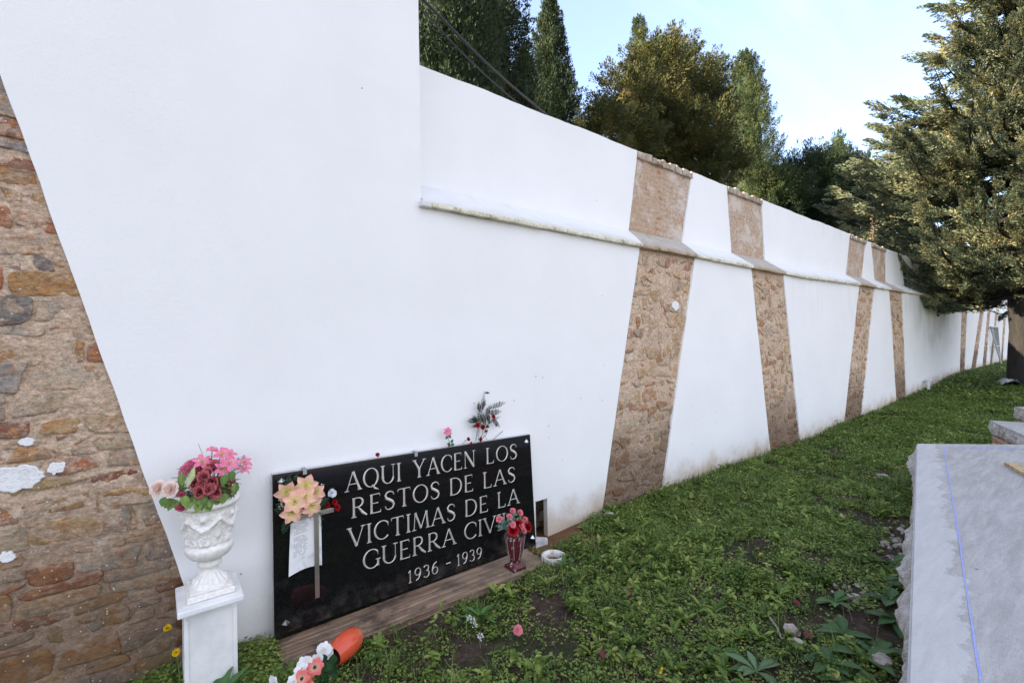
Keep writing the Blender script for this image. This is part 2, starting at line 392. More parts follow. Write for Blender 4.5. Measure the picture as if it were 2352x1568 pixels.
def mat_weeds(name, stops):
    m, n = newmat(name)
    rnd = n('ShaderNodeNewGeometry', out=8)
    nz = n.noise(n.pos(), 3.0, 3)
    f = n.math('ADD', n.math('MULTIPLY', rnd, 0.7), n.math('MULTIPLY_ADD', nz, 0.8, -0.25))
    col = n.ramp(f, stops)
    d = n('ShaderNodeBsdfPrincipled', {'Base Color': col, 'Roughness': 0.5, 'Specular IOR Level': 0.3})
    t = n('ShaderNodeBsdfTranslucent', {'Color': col})
    finish(n, n('ShaderNodeMixShader', {0: 0.25, 1: d, 2: t})); return m
M_WEED = mat_weeds('weed_leaves', [(0.05, (.036, .068, .012)), (0.38, (.105, .175, .028)), (0.72, (.215, .295, .055)), (0.97, (.36, .35, .11))])
M_GRASS = mat_weeds('grass_blades', [(0.05, (.035, .070, .014)), (0.5, (.100, .175, .035)), (0.85, (.20, .27, .07)), (1.0, (.42, .35, .19))])
M_DRY = mat_weeds('dry_litter', [(0.05, (.05, .033, .02)), (0.5, (.17, .12, .065)), (0.8, (.36, .28, .17)), (1.0, (.15, .04, .03))])

def mat_concrete():
    m, n = newmat('trowelled_concrete')
    P = n.pos(); X = n.xyz(P)
    a = n.noise(P, 1.2, 4, 0.6); s = n.noise(n.mapv(P, scale=(2.0, 16, 2), rot=(0, 0, R(52))), 1.5, 6, 0.68, 0.5); f = n.noise(P, 70, 5, 0.68)
    col = n.ramp(n.math('ADD', n.math('MULTIPLY', s, 0.55), n.math('ADD', n.math('MULTIPLY', a, 0.25), n.math('MULTIPLY', f, 0.25))),
                 [(0.36, (.255, .245, .23)), (0.50, (.33, .32, .30)), (0.66, (.43, .42, .40))])
    col = n('ShaderNodeVectorMath', {0: col, 'Scale': n.sstep(n.noise(P, 240, 4, .7), .35, .65, .82, 1.18)}, operation='SCALE')
    # paler drier strip along the edge, with a ragged wet boundary
    e = n.math('ADD', X[1], n.math('MULTIPLY_ADD', X[0], -0.19, 2.91))
    rag = n.math('ADD', e, n.math('MULTIPLY_ADD', n.noise(P, 7, 5, 0.7), 0.30, -0.15))
    col = n.mix(n.sstep(rag, -0.17, -0.15, 0, 0.42), col, (.54, .54, .535))
    vo = n('ShaderNodeTexVoronoi', {'Vector': P, 'Scale': 9.0, 'Randomness': 1.0})
    vc = n.xyz(n.last.outputs[1])
    col = n.mix(n.math('MULTIPLY', n.math('LESS_THAN', vo, 0.06), n.math('GREATER_THAN', vc[0], 0.8)), col, (.10, .075, .06))
    finish(n, n('ShaderNodeBsdfPrincipled', {'Base Color': col, 'Roughness': 0.85, 'Specular IOR Level': 0.2, 'Normal': bump(n, n.math('ADD', s, n.math('MULTIPLY', f, 0.6)), 0.35, 0.008)})); return m
M_CONC = mat_concrete()
def mat_mortar():
    m, n = newmat('crumbly_mortar')
    P = n.pos(); a = n.noise(P, 14, 5, 0.65); b = n.noise(P, 90, 4, 0.65)
    col = n.ramp(n.math('ADD', n.math('MULTIPLY', a, 0.5), n.math('MULTIPLY', b, 0.5)), [(0.36, (.26, .235, .205)), (0.5, (.44, .41, .37)), (0.64, (.58, .555, .52))])
    finish(n, n('ShaderNodeBsdfPrincipled', {'Base Color': col, 'Roughness': 0.95, 'Normal': bump(n, n.math('ADD', a, b), 1.0, 0.015)})); return m
M_MORTAR = mat_mortar()
def mat_redbrick():
    m, n = newmat('red_brick_courses')
    P = n.pos(); X = n.xyz(P)
    bc = n('ShaderNodeTexBrick', {'Vector': n('ShaderNodeCombineXYZ', {0: n.math('ADD', X[0], X[1]), 1: X[2], 2: 0.0}), 'Color1': (.33, .12, .065, 1), 'Color2': (.42, .20, .12, 1),
                                  'Mortar': (.46, .42, .37, 1), 'Scale': 1.0, 'Mortar Size': 0.014, 'Brick Width': 0.25, 'Row Height': 0.085})
    col = n.mix(n.sstep(n.noise(P, 7, 5, .65), 0.55, 0.7, 0, 0.7), bc, (.48, .43, .37))
    finish(n, n('ShaderNodeBsdfPrincipled', {'Base Color': col, 'Roughness': 0.9, 'Normal': bump(n, n.noise(P, 60, 4, .6), 0.7, 0.008)})); return m
M_REDBRICK = mat_redbrick()

def mat_granite():
    m, n = newmat('polished_black_granite')
    P = n.pos()
    vo = n('ShaderNodeTexVoronoi', {'Vector': P, 'Scale': 330.0}); vc = n.xyz(n.last.outputs[1])
    col = n.mix(n.math('MULTIPLY', n.math('GREATER_THAN', vc[0], 0.93), n.math('LESS_THAN', vo, 0.35)), (.006, .006, .0065), (.05, .05, .05))
    X = n.xyz(P)
    dust = n.math('MULTIPLY', n.sstep(X[2], 0.22, -0.04), n.sstep(n.noise(P, 11, 5, .65), 0.42, 0.7, 0.0, 0.6))
    col = n.mix(dust, col, (.075, .068, .06))
    rough = n.math('ADD', n.math('MULTIPLY', dust, 0.5), n.math('MULTIPLY_ADD', n.noise(P, 5, 4, .6), 0.06, 0.03))
    finish(n, n('ShaderNodeBsdfPrincipled', {'Base Color': col, 'Roughness': rough, 'Specular IOR Level': 0.36})); return m
M_GRANITE = mat_granite()
def mat_simple(name, col, rough=0.5, metal=0.0, noise_amt=0.15, ns=30, bmp=0.15, spec=0.4, dark=None, coat=0.0):
    m, n = newmat(name)
    P = n.pos(); a = n.noise(P, ns, 5, 0.62); lo = dark if dark else tuple(c*(1-noise_amt*2) for c in col)
    c = n.mix(n.sstep(a, 0.35, 0.62), lo, col)
    finish(n, n('ShaderNodeBsdfPrincipled', {'Base Color': c, 'Roughness': rough, 'Metallic': metal, 'Specular IOR Level': spec, 'Coat Weight': coat, 'Normal': bump(n, a, bmp, 0.004)})); return m
M_LETTER = mat_simple('silver_gilt_lettering', (.62, .58, .52), 0.42, 0.55, 0.08, 60, 0.1)
M_STEEL = mat_simple('brushed_steel', (.52, .49, .45), 0.30, 0.9, 0.06, 12, 0.05)
M_CHROME = mat_simple('bright_stud_metal', (.80, .80, .80), 0.16, 1.0, 0.02, 12, 0.05)
M_EDGE = mat_simple('sawn_granite_edge', (.50, .50, .50), 0.7, 0, 0.2, 90, 0.2)
M_CABLE = mat_simple('black_cable_sheath', (.016, .016, .018), 0.5, 0, 0.1, 9, 0.05)
M_STEM = mat_simple('green_stem', (.06, .11, .035), 0.6, 0, 0.2, 40, 0.1)
M_CASTSTONE = mat_simple('white_cast_stone', (.79, .77, .735), 0.7, 0, 0.2, 55, 0.25, 0.3, dark=(.69, .66, .60))
M_PEDESTAL = mat_simple('white_marble', (.80, .80, .785), 0.35, 0, 0.04, 6, 0.05, 0.4, dark=(.68, .68, .68))
M_BATTEN = mat_simple('raw_pine_batten', (.48, .36, .20), 0.8, 0, 0.2, 20, 0.3)
M_WHITEPLASTIC = mat_simple('dirty_white_ceramic', (.74, .72, .69), 0.35, 0, 0.2, 22, 0.15, dark=(.48, .43, .36))
M_OFFCUT = mat_simple('pale_marble_offcut', (.60, .60, .60), 0.6, 0, 0.15, 25, 0.2)
M_RUBBLE = mat_lichen('pale_rubble', (.16, .125, .10), (.32, .27, .225), (.47, .43, .38))
M_PIPE = mat_simple('grey_white_pipe', (.60, .60, .58), 0.5, 0, 0.1, 12, 0.1)
M_PAINT = mat_lichen('thick_white_paint', (.56, .56, .55), (.76, .76, .755), (.82, .82, .82))
M_GALV = mat_simple('galvanised_steel', (.42, .44, .46), 0.45, 0.6, 0.1, 20, 0.1)

def mat_orange():
    m, n = newmat('orange_glaze')
    P = n.pos(); a = n.noise(P, 26, 6, 0.68); X = n.xyz(P)
    wear = n.math('MULTIPLY', n.sstep(a, 0.46, 0.58), n.sstep(X[0], 0.80, 0.90))
    col = n.mix(wear, n.mix(n.noise(P, 9, 3), (.60, .075, .032), (.68, .105, .045)), (.46, .24, .13))
    finish(n, n('ShaderNodeBsdfPrincipled', {'Base Color': col, 'Roughness': n.math('MULTIPLY_ADD', wear, 0.5, 0.16), 'Normal': bump(n, a, 0.12, 0.003)})); return m
M_ORANGE = mat_orange()
def mat_burgundy():
    m, n = newmat('chipped_burgundy_paint')
    P = n.pos(); a = n.noise(n.mapv(P, scale=(1, 1, .45)), 70, 5, 0.65); b = n.noise(P, 16, 3)
    col = n.mix(n.math('MULTIPLY', n.sstep(a, 0.57, 0.61), n.sstep(b, 0.40, 0.55)), (.085, .010, .016), (.58, .50, .45))
    finish(n, n('ShaderNodeBsdfPrincipled', {'Base Color': col, 'Roughness': 0.35, 'Normal': bump(n, a, 0.2, 0.003)})); return m
M_BURG = mat_burgundy()
def mat_wood():
    m, n = newmat('weathered_plank')
    P = n.pos()
    g = n.noise(n.mapv(P, scale=(0.9, 30, 30)), 1.5, 5, 0.6, 0.6); st = n.noise(P, 5.5, 5, 0.68); f = n.noise(n.mapv(P, scale=(6, 90, 90)), 1.5, 3, 0.6)
    col = n.ramp(n.math('ADD', n.math('MULTIPLY', g, 0.65), n.math('MULTIPLY', f, 0.35)), [(0.34, (.075, .045, .028)), (0.5, (.215, .140, .088)), (0.64, (.38, .275, .185))])
    X = n.xyz(P)
    col = n.mix(n.sstep(st, n and 0.45, 0.66, 0.0, 0.85), col, (.045, .030, .021))
    col = n.mix(n.sstep(X[0], 1.2, 2.3, 0.0, 0.35), col, (.42, .32, .225))
    h = n.math('ADD', g, n.math('MULTIPLY', f, 0.4))
    finish(n, n('ShaderNodeBsdfPrincipled', {'Base Color': col, 'Roughness': 0.85, 'Normal': bump(n, h, 0.8, 0.010)})); return m
M_WOOD = mat_wood()
def mat_paper():
    m, n = newmat('damp_paper')
    P = n.pos(); a = n.noise(P, 9, 5, 0.6, 0.6)
    col = n.mix(n.sstep(a, 0.52, 0.72, 0, 0.7), (.70, .71, .71), (.36, .37, .37))
    finish(n, n('ShaderNodeBsdfPrincipled', {'Base Color': col, 'Roughness': 0.55})); return m
M_PAPER = mat_paper()
M_INK = mat_simple('grey_ink', (.24, .24, .25), 0.8, 0, 0.1)
M_CHALK = mat_simple('blue_chalk', (.24, .29, .66), 0.95, 0, 0.25, 90, 0.1, dark=(.34, .38, .60))

# ------------------------------------------------------------------ terrain
def lift(x): return np.interp(x, [-5, 2.6, 3.3, 8, 10, 14, 21, 40], [-.05, -.045, 0, 0, .06, .16, .41, .42])
def gz(x, y):
    b = (fnoise(np.asarray(x)*2.3, np.asarray(y)*2.3, 3)-.5)*0.06 + (fnoise(np.asarray(x)*9, np.asarray(y)*9, 8)-.5)*0.03
    fade = np.clip((-np.asarray(y)-0.02)/0.35, 0.25, 1)*np.clip((5.0+np.asarray(y))/1.5, 0.3, 1)
    mound = 0.10*np.exp(-(((np.asarray(x)-19.5)/2.2)**2+((np.asarray(y)+0.8)/.7)**2))
    return lift(x)+b*fade+mound
def edges(*segs):
    out = []
    for a, b, st in segs: out += list(np.arange(a, b-1e-6, st))
    out.append(segs[-1][1]); return np.array(out)
gx = edges((-220, -20, 20), (-20, -2, 1.5), (-2, -.8, .15), (-.8, 6, .03), (6, 14, .09), (14, 44, .4), (44, 240, 14))
gy = edges((-220, -20, 20), (-20, -4, 1.6), (-4, -2.8, .12), (-2.8, .1, .03), (.1, 3, .6), (3, 30, 3), (30, 220, 20))
GX, GY = np.meshgrid(gx, gy, indexing='ij')
g = MB(); g.add(np.stack([GX, GY, gz(GX, GY)], -1), grid_faces(len(gx), len(gy)))
tag(g.build('ground', M_SOIL), 'dark soil strip under the weeds along the wall', 'ground', kind='structure')

# ------------------------------------------------------------------ walls
def ll(x): return np.interp(x, [0, 8, 11, 14, 21, 26, 32], [0, 0, .07, .11, .2, .14, 0])
ZL = 2.585; ZTOP = 3.77; YU = 0.25
# lower band: left/right at z=0 and z=2.6 ; upper: left/right at coping back, left/right at top
BANDS = [(3.33, 4.30, 3.98, 5.03, 4.12, 5.17, 4.31, 5.43), (6.90, 7.94, 6.43, 7.46, 6.39, 7.43, 6.31, 7.37),
         (9.89, 10.86, 10.91, 11.88, 11.01, 12.04, 11.33, 12.40), (13.36, 14.23, 12.98, 14.06, 12.95, 13.85, 12.72, 13.88),
         (20.62, 21.45, 21.42, 22.33, 21.42, 22.3, 21.2, 22.1), (22.35, 23.4, 25.0, 25.95, 25.2, 26.1, 25.9, 26.8),
         (24.9, 25.9, 26.8, 27.6, 26.9, 27.7, 27.2, 28.0), (26.65, 27.4, 29.0, 29.75, 29.1, 29.9, 29.4, 30.2), (30.0, 30.7, 31.6, 32.6, 31.7, 32.7, 31.9, 32.9)]
XEND = 60.0
def ewob(z, seed): return (fnoise(np.asarray(z)*5+seed*3.1, 0*np.asarray(z)+seed, seed)-.5)*0.009
def line(x0, x1, z0, z1, seed=None):
    def f(z):
        r = x0+(x1-x0)*(np.asarray(z)-z0)/(z1-z0)
        return r if seed is None else r+ewob(z, seed)
    return f

def panel(mb, xl, xr, zb, zt, Y, depth, nx, nz, notch=None, xs=None):
    """plaster sheet with a rim; zb and zt are functions of x"""
    nz += 1
    if xs is None: U = np.linspace(0, 1, nx+1)
    V = np.linspace(0, 1, nz)
    pts = np.zeros((len(xs) if xs is not None else nx+1, nz, 3))
    for k, t in enumerate(V):
        z0 = t*2.6 if Y < .1 else ZL+.2+t*.98
        zz = z0
        for it in range(2):
            L, Rr = xl(zz), xr(zz)
            if xs is None: X = L+(Rr-L)*U
            else:
                X = np.where(xs <= 2.7, np.maximum(xs, L), 2.7+(xs-2.7)*(Rr-2.7)/(xs[-1]-2.7))
            b, tt = zb(X), zt(X)
            zz = float(np.mean(b+(tt-b)*t))
        Z = b+(tt-b)*t
        pts[:, k, 0] = X; pts[:, k, 2] = Z
        pts[:, k, 1] = Y+(fnoise(X*1.1, Z*1.1, 5)-.5)*0.010
    nxx = len(pts)
    bm = bmesh.new()
    vs = [[bm.verts.new(pts[i, k]) for k in range(nz)] for i in range(nxx)]
    for i in range(nxx-1):
        for k in range(nz-1):
            c = pts[i:i+2, k:k+2].mean((0, 1))
            if notch and notch[0] < c[0] < notch[1] and c[2] < notch[2]: continue
            bm.faces.new((vs[i][k], vs[i+1][k], vs[i+1][k+1], vs[i][k+1]))
    for v in [v for v in bm.verts if not v.link_faces]: bm.verts.remove(v)
    be = [e for e in bm.edges if len(e.link_faces) == 1]
    ex = bmesh.ops.extrude_edge_only(bm, edges=be)
    for v in ex['geom']:
        if isinstance(v, bmesh.types.BMVert): v.co.y += depth
    bmesh.ops.split_edges(bm, edges=[e for e in be if e.is_valid])
    add_bm(mb, bm, (.8, .8, .8)); bm.free()

def slantgrid(mb, xl, xr, z0, z1, Y, step, over=0.05):
    nz = max(2, int((z1-z0)/step)); z = np.linspace(z0, z1, nz)
    L = xl(z)-over; Rr = xr(z)+over
    nx = max(2, int((Rr-L).mean()/step)); U = np.linspace(0, 1, nx)
    X = L[None]+(Rr-L)[None]*U[:, None]
    P = np.stack([X, np.full_like(X, Y), np.repeat(z[None], nx, 0)], -1)
    mb.add(P, grid_faces(nx, nz))

def masonry(mb, xl, xr, z0, z1, yM, rowh, wid, pal, seed, step, fill, jit, rnd_c, proud):
    r = np.random.default_rng(seed)
    nz = max(2, int((z1-z0)/step)); z = np.linspace(z0, z1, nz); L = xl(z)-.05; Rr = xr(z)+.05
    nx = max(2, int((Rr-L).mean()/step)); U = np.linspace(0, 1, nx)
    X = L[None]+(Rr-L)[None]*U[:, None]; Z = np.repeat(z[None], nx, 0)
    Y = yM-(fnoise(X*9, Z*12, seed, 4)-.5)*.018-(fnoise(X*45, Z*55, seed+3, 3)-.5)*.009
    mb.add(np.stack([X, Y, Z], -1), grid_faces(nx, nz), (.5, .4, .3, 0.0))
    zc = z0+.01; slope = 0.0
    while zc < z1-.02:
        h = r.uniform(*rowh); x = float(min(xl(zc), xl(zc+h)))-.05-r.uniform(0, .1); xe = float(max(xr(zc), xr(zc+h)))+.05
        while x < xe:
            w_ = r.uniform(*wid)*(1.0 if r.random() < .8 else .45); parts = [(zc, zc+h)]
            if h > .09 and r.random() < .28: q_ = zc+h*r.uniform(.35, .65); parts = [(zc, q_), (q_, zc+h)]
            for a_, b_ in parts:
                if r.random() > fill: continue
                g_ = r.uniform(.003, .011); x0, x1, y0, y1 = x+g_, x+w_-g_, a_+g_*.8, b_-g_*.8
                if x1-x0 < .02 or y1-y0 < .015 or y1 > z1: continue
                nu = int(np.clip((x1-x0)/(step*1.3), 5, 26)); nv = int(np.clip((y1-y0)/(step*1.3), 4, 16))
                u = np.concatenate([[-1, -.97], np.linspace(-.92, .92, nu), [.97, 1]]); v = np.concatenate([[-1, -.94], np.linspace(-.86, .86, nv), [.94, 1]])
                Ug, Vg = np.meshgrid(u, v, indexing='ij')
                rc = 1-rnd_c*(Ug**2*Vg**2)**2
                cj = r.normal(size=(4, 2))*jit
                bil = [((1-Ug)*(1-Vg)/4), ((1+Ug)*(1-Vg)/4), ((1+Ug)*(1+Vg)/4), ((1-Ug)*(1+Vg)/4)]
                dx = sum(bil[k_]*cj[k_, 0] for k_ in range(4)); dz = sum(bil[k_]*cj[k_, 1] for k_ in range(4))
                Xs = (x0+x1)/2+Ug*rc*(x1-x0)/2+dx; Zs = (y0+y1)/2+Vg*rc*(y1-y0)/2+dz
                sd = int(r.integers(1000)); edg = np.maximum(np.abs(Ug), np.abs(Vg))**6
                Xs = Xs+(fnoise(Xs*24, Zs*24, sd)-.5)*.022*edg; Zs = Zs+(fnoise(Xs*24+7, Zs*24, sd+1)-.5)*.018*edg
                Zs = Zs+(fnoise(Xs*2.2, Zs*0, seed+9)-.5)*.05
                pr = r.uniform(*proud); tu, tv = r.normal(size=2)*.0028
                Ys = yM-pr+tu*Ug+tv*Vg-(fnoise(Xs*16, Zs*26, sd+2, 4)-.5)*.012
                ring = np.where((np.abs(Ug) > .985) | (np.abs(Vg) > .985), .022, np.where((np.abs(Ug) > .95) | (np.abs(Vg) > .90), .0022, 0))
                c = np.array(pal[r.integers(len(pal))])*r.uniform(.85, 1.15)
                mb.add(np.stack([Xs, np.maximum(Ys+ring, .0075), Zs], -1), grid_faces(len(u), len(v)), (*c, 1.0))
            x += w_
        zc += h

# --- the tall block at the left
TB = thing('tall_wall', (0.5, 0, 0), 'tall thick white rendered wall block rising out of frame, with slanting rubble stone strip at left', 'wall')
edgeR = line(.20, .20-.26*5.2, 0, 5.2, 41); edgeL = line(-.85, -.85-.26*5.2, 0, 5.2, 42)
mb = MB(); panel(mb, edgeR, lambda z: 1.49+0*np.asarray(z), lambda X: 0*X-.14, lambda X: 0*X+5.0, 0.0, 0.05, 44, 90)
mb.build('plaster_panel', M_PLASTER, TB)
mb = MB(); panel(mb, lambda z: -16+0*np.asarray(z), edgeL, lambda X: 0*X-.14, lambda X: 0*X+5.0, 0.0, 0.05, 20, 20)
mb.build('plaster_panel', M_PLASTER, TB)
mb = MB(); masonry(mb, line(-.85, -2.2, 0, 5.2), line(.20, -1.152, 0, 5.2), -.14, 5.0, .019, (.055, .135), (.07, .30), PAL1, 5, .008, .97, .012, .14, (.000, .012))
mb.build('stone_band', M_MASON, TB)
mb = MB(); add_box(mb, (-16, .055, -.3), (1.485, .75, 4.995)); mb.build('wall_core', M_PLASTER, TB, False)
# thick splashes of white paint on the stone
def paint_patch(px, py, rx, rz, seed, parent, y0=.006):
    c = at_y(px, py, 0.0); mb = MB(); n = 40; a = np.linspace(0, 2*np.pi, n, endpoint=False)
    rr = 0.62+0.76*fnoise(np.cos(a)*(2.2 if rx > .06 else 3.2)+9, np.sin(a)*3.0+9, seed, 4)
    V = [[c[0], y0-.004, c[2]]]; F = []
    for ring, (s, y) in enumerate(((.45, y0-.004), (.93, y0-.004), (1.0, y0-.001), (1.02, y0+.02))):
        for k in range(n): V.append([c[0]+rx*rr[k]*s*math.cos(a[k]), y, c[2]+rz*rr[k]*s*math.sin(a[k])])
    for k in range(n): F.append([0, 1+k, 1+(k+1) % n])
    for r_ in range(3):
        for k in range(n): F.append([1+r_*n+k, 1+(r_+1)*n+k, 1+(r_+1)*n+(k+1) % n, 1+r_*n+(k+1) % n])
    mb.add(V, F, (.8, .8, .8)); return mb.build('paint_patch', M_PAINT, parent, False)
for px, py, rx, rz, sd in ((36, 1098, .078, .062, 1), (130, 1075, .032, .026, 2), (60, 1015, .026, .018, 3), (14, 1280, .026, .024, 4)):
    paint_patch(px, py, rx, rz, sd, TB)

# --- the long boundary wall
LW = thing('cemetery_wall', (8, .2, 0), 'long white cemetery wall with brown stone bands, sloped ledge and rough top, running to the right', 'wall')
def zbot(X): return lift(X)-.13
def zled(X): return ZL+ll(X)
def ztop(X): return ZTOP+(fnoise(X*3.1, X*0+2, 12)-.5)*0.030
lows = [(lambda z: 1.49+0*np.asarray(z))]
spans = []
prevL = lambda z: 1.49+0*np.asarray(z); prevU = prevL; prevC = (1.49, 1.49)
for i, b in enumerate(BANDS+[None]):
    if b is None:
        fl = lambda z: XEND+0*np.asarray(z); fu = fl; fc = (XEND, XEND)
    else:
        fl = line(b[0], b[2], 0, 2.6, 50+i); fu = line(b[4], b[6], 2.84, 3.77, 70+i); fc = (b[2], b[4])
    w0 = float(fl(1.3)-prevL(1.3)); nx = int(np.clip(w0/.10, 8, 60))
    mb = MB()
    if i == 0:
        xs = np.array(list(np.linspace(1.49, 2.50, 12))+[2.57, 2.632, 2.7]+list(np.linspace(2.78, 3.33, 8)))
        panel(mb, prevL, fl, zbot, zled, 0.0, .05, 0, 60, (2.50, 2.632, .28), xs)
    else: panel(mb, prevL, fl, zbot, zled, 0.0, .05, nx, 40)
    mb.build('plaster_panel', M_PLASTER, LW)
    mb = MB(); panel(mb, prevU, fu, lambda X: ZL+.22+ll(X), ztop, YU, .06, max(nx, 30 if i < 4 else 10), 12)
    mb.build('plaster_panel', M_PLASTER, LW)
    # sloped coping + brick nosing, split where the bands run through
    def cope(a0, a1, mcope, mnose, seed):
        m = max(3, int((a1[0]-a0[0])/.15)); U = np.linspace(0, 1, m)
        xf = a0[0]+(a1[0]-a0[0])*U; xb = a0[1]+(a1[1]-a0[1])*U
        V = []
        for xx, yy, zz in ((xf, -.030, 2.619), (xf, -.034, 2.628), (xf*.5+xb*.5, .105, 2.738), (xb, YU+.012, 2.850)):
            V.append(np.stack([xx, np.full(m, yy)+(fnoise(xx*4, xx*0, 31)-.5)*.008, zz+ll(xx)+(fnoise(xx*5, xx*0+yy*9, 33)-.5)*.008], -1))
        q = MB(); q.add(np.array(V), grid_faces(4, m)); q.build('coping', mcope, LW)
        q = MB(); x = a0[0]; r = np.random.default_rng(seed)
        while x < a1[0]-.03:
            L = min(r.uniform(.24, .30), a1[0]-x); z = ZL+float(ll(x))
            add_box(q, (x+.003, -.046+r.uniform(-.008, .006), z+r.uniform(-.002, .004)), (x+L-.003, .03, z+.036+r.uniform(-.004, .002)), (.6, .6, .6), .004, .006, r)
            x += L
            if x > 24: x += 8
        q.build('ledge_brick_course', mnose, LW)
    cope(prevC, fc, M_WCOPE, M_LEDGE, 100+i)
    if b is not None:
        cope(fc, (b[3], b[5]), M_COPE, M_LEDGEB, 200+i)
        st = (.013, .017, .024, .03)[min(i, 3)] if i < 5 else .05
        q = MB(); masonry(q, line(b[0], b[2], 0, 2.6), line(b[1], b[3], 0, 2.6), float(lift(b[0]))-.13, ZL+float(ll(b[2]))+.01, .022, (.07, .19), (.07, .25), PAL2, 20+i, st, .93, .022, .26, (-.004, .012))
        q.build('stone_band', M_MASON, LW)
        q = MB(); slantgrid(q, line(b[4], b[6], 2.84, 3.77), line(b[5], b[7], 2.84, 3.77), 2.82+float(ll(b[4])), ZTOP-.07, YU+.022, st)
        q.build('brick_band', M_BRICKBAND, LW)
        q = MB(); x = b[6]; r = np.random.default_rng(300+i)
        while x < b[7]-.02:
            L = min(r.uniform(.05, .16), b[7]-x)
            add_box(q, (x+.002, YU-.012+r.uniform(-.012, .012), ZTOP-.085), (x+L-.002, YU+.25, ZTOP+r.uniform(-.02, .012)), (.5, .5, .5), .008, .008, r); x += L
        q.build('top_course', M_TOPROW, LW)
        fl = line(b[1], b[3], 0, 2.6, 90+i); fu = line(b[5], b[7], 2.84, 3.77, 110+i)
        prevC = (b[3], b[5])
    prevL, prevU = fl, fu
mb = MB(); add_box(mb, (1.468, -.048, ZL-.004), (1.548, .02, ZL+.040), (.8, .8, .8), .003, .007); mb.build('ledge_end_brick', M_WCOPE, LW)
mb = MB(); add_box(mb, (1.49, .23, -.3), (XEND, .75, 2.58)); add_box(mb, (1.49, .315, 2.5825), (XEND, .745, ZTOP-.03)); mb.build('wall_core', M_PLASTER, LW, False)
mb = MB(); masonry(mb, lambda z: 2.45+0*np.asarray(z), lambda z: 2.67+0*np.asarray(z), -.14, .34, .20, (.05, .08), (.08, .16), PAL1, 77, .012, .9, .008, .2, (.0, .03)); mb.build('vent_hole_rubble', M_MASON, LW)
q = paint_patch(1555, 702, .065, .05, 9, LW, .016)

# ------------------------------------------------------------------ tombs
def tomb(name, label, corners, zt, zb, nose, seed, group='concrete topped tombs', brick_in=.03, slab_t=.075):
    C = np.array(corners, float); c0 = C.mean(0)
    T = thing(name, (c0[0], c0[1], zb), label, 'tomb', group)
    r = np.random.default_rng(seed)
    # slab with slightly worn edge
    bm = bmesh.new()
    lo = [bm.verts.new((*p, zt-slab_t)) for p in C]; hi = [bm.verts.new((*p, zt)) for p in C]
    m = len(C)
    bm.faces.new(hi); bm.faces.new(lo[::-1])
    for k in range(m): bm.faces.new((lo[k], lo[(k+1) % m], hi[(k+1) % m], hi[k]))
    bmesh.ops.bevel(bm, geom=bm.edges[:], offset=.008, segments=2, affect='EDGES')
    bmesh.ops.recalc_face_normals(bm, faces=bm.faces)
    q = MB(); add_bm(q, bm, (.5, .5, .5)); bm.free(); q.build('slab', M_CONC, T, False)
    # brick sides
    Ci = c0+(C-c0)*np.maximum(0.0, 1-brick_in/np.linalg.norm(C-c0, axis=1))[:, None]
    q = MB()
    for k in range(m):
        a, b = Ci[k], Ci[(k+1) % m]
        q.add([[*a, zb-.1], [*b, zb-.1], [*b, zt-slab_t+.002], [*a, zt-slab_t+.002]], [[0, 1, 2, 3]])
    q.build('brick_side', M_REDBRICK, T, False)
    # squeezed-out lumpy mortar below the slab edge
    for k in nose:
        a, b = C[k], C[(k+1) % m]; L = np.linalg.norm(b-a); d = (b-a)/L; nrm = np.array([d[1], -d[0]])
        if nrm @ (c0-a) > 0: nrm = -nrm
        n = int(L/.014); s = np.linspace(0, L, n)
        out = (np.clip(fnoise(s*2.3+seed, s*0, seed)-.42, 0, 1)*.15+fnoise(s*11, s*0, seed+1)*.030-.008)*np.clip(np.minimum(s, L-s)/.35, 0.05, 1)
        prof = [(-.035, -.012), (.0, -.018), (.55, -.05), (1.0, -.085), (.85, -.125), (.35, -.155), (-.035, -.17)]
        V = []
        for i_, (f, dz) in enumerate(prof):
            o_ = np.where(f < 0, f, f*out)+ (fnoise(s*24, s*0+i_*3.3, seed+5)-.5)*.05*(0 < i_ < 6)
            base = a[None]+d[None]*s[:, None]+nrm[None]*o_[:, None]
            V.append(np.concatenate([base, np.full((n, 1), zt+dz)+(fnoise(s*9, s*0+i_*5.1, seed+9)-.5)[:, None]*.035*(1 < i_)], 1))
        q = MB(); q.add(np.array(V), grid_faces(len(prof), n)); q.build('mortar_lip', M_MORTAR, T, False)
    return T
SZ = .45
sl_far = at_z(2105, 1018, SZ)[:2]; sl_near = at_z(2083, 1568, SZ)[:2]
sdir = unit(sl_near-sl_far); sl_near2 = sl_near+sdir*1.6
sl_fr = at_z(2352, 1020, SZ)[:2]; ed = unit(sl_fr-sl_far); sl_fr2 = sl_far+ed*2.6
T1 = tomb('brick_tomb', 'nearest low tomb with pale concrete slab and blue chalk lines at right', [sl_far, sl_near2, sl_near2+ed*2.6, sl_fr2], SZ, -.02, (0, 3), 4)
def chalk(p0, p1, w, parent, seed):
    p0 = np.array(p0); p1 = np.array(p1); L = np.linalg.norm(p1-p0); d = (p1-p0)/L; nn = np.array([-d[1], d[0]])
    n = int(L/.03); s = np.linspace(0, L, n); ww = w*(.6+.8*fnoise(s*7, s*0, seed)); off = (fnoise(s*2, s*0, seed+3)-.5)*.012
    q = MB()
    A = p0+d*s[:, None]+nn*(off-ww)[:, None]; B = p0+d*s[:, None]+nn*(off+ww)[:, None]
    V = np.stack([np.c_[A, np.full(n, SZ+.002)], np.c_[B, np.full(n, SZ+.002)]])
    q.add(V, grid_faces(2, n)); q.build('chalk_line', M_CHALK, parent, False)
ck = at_z(2168, 1027, SZ)[:2]; ckn = at_z(2255, 1568, SZ)[:2]
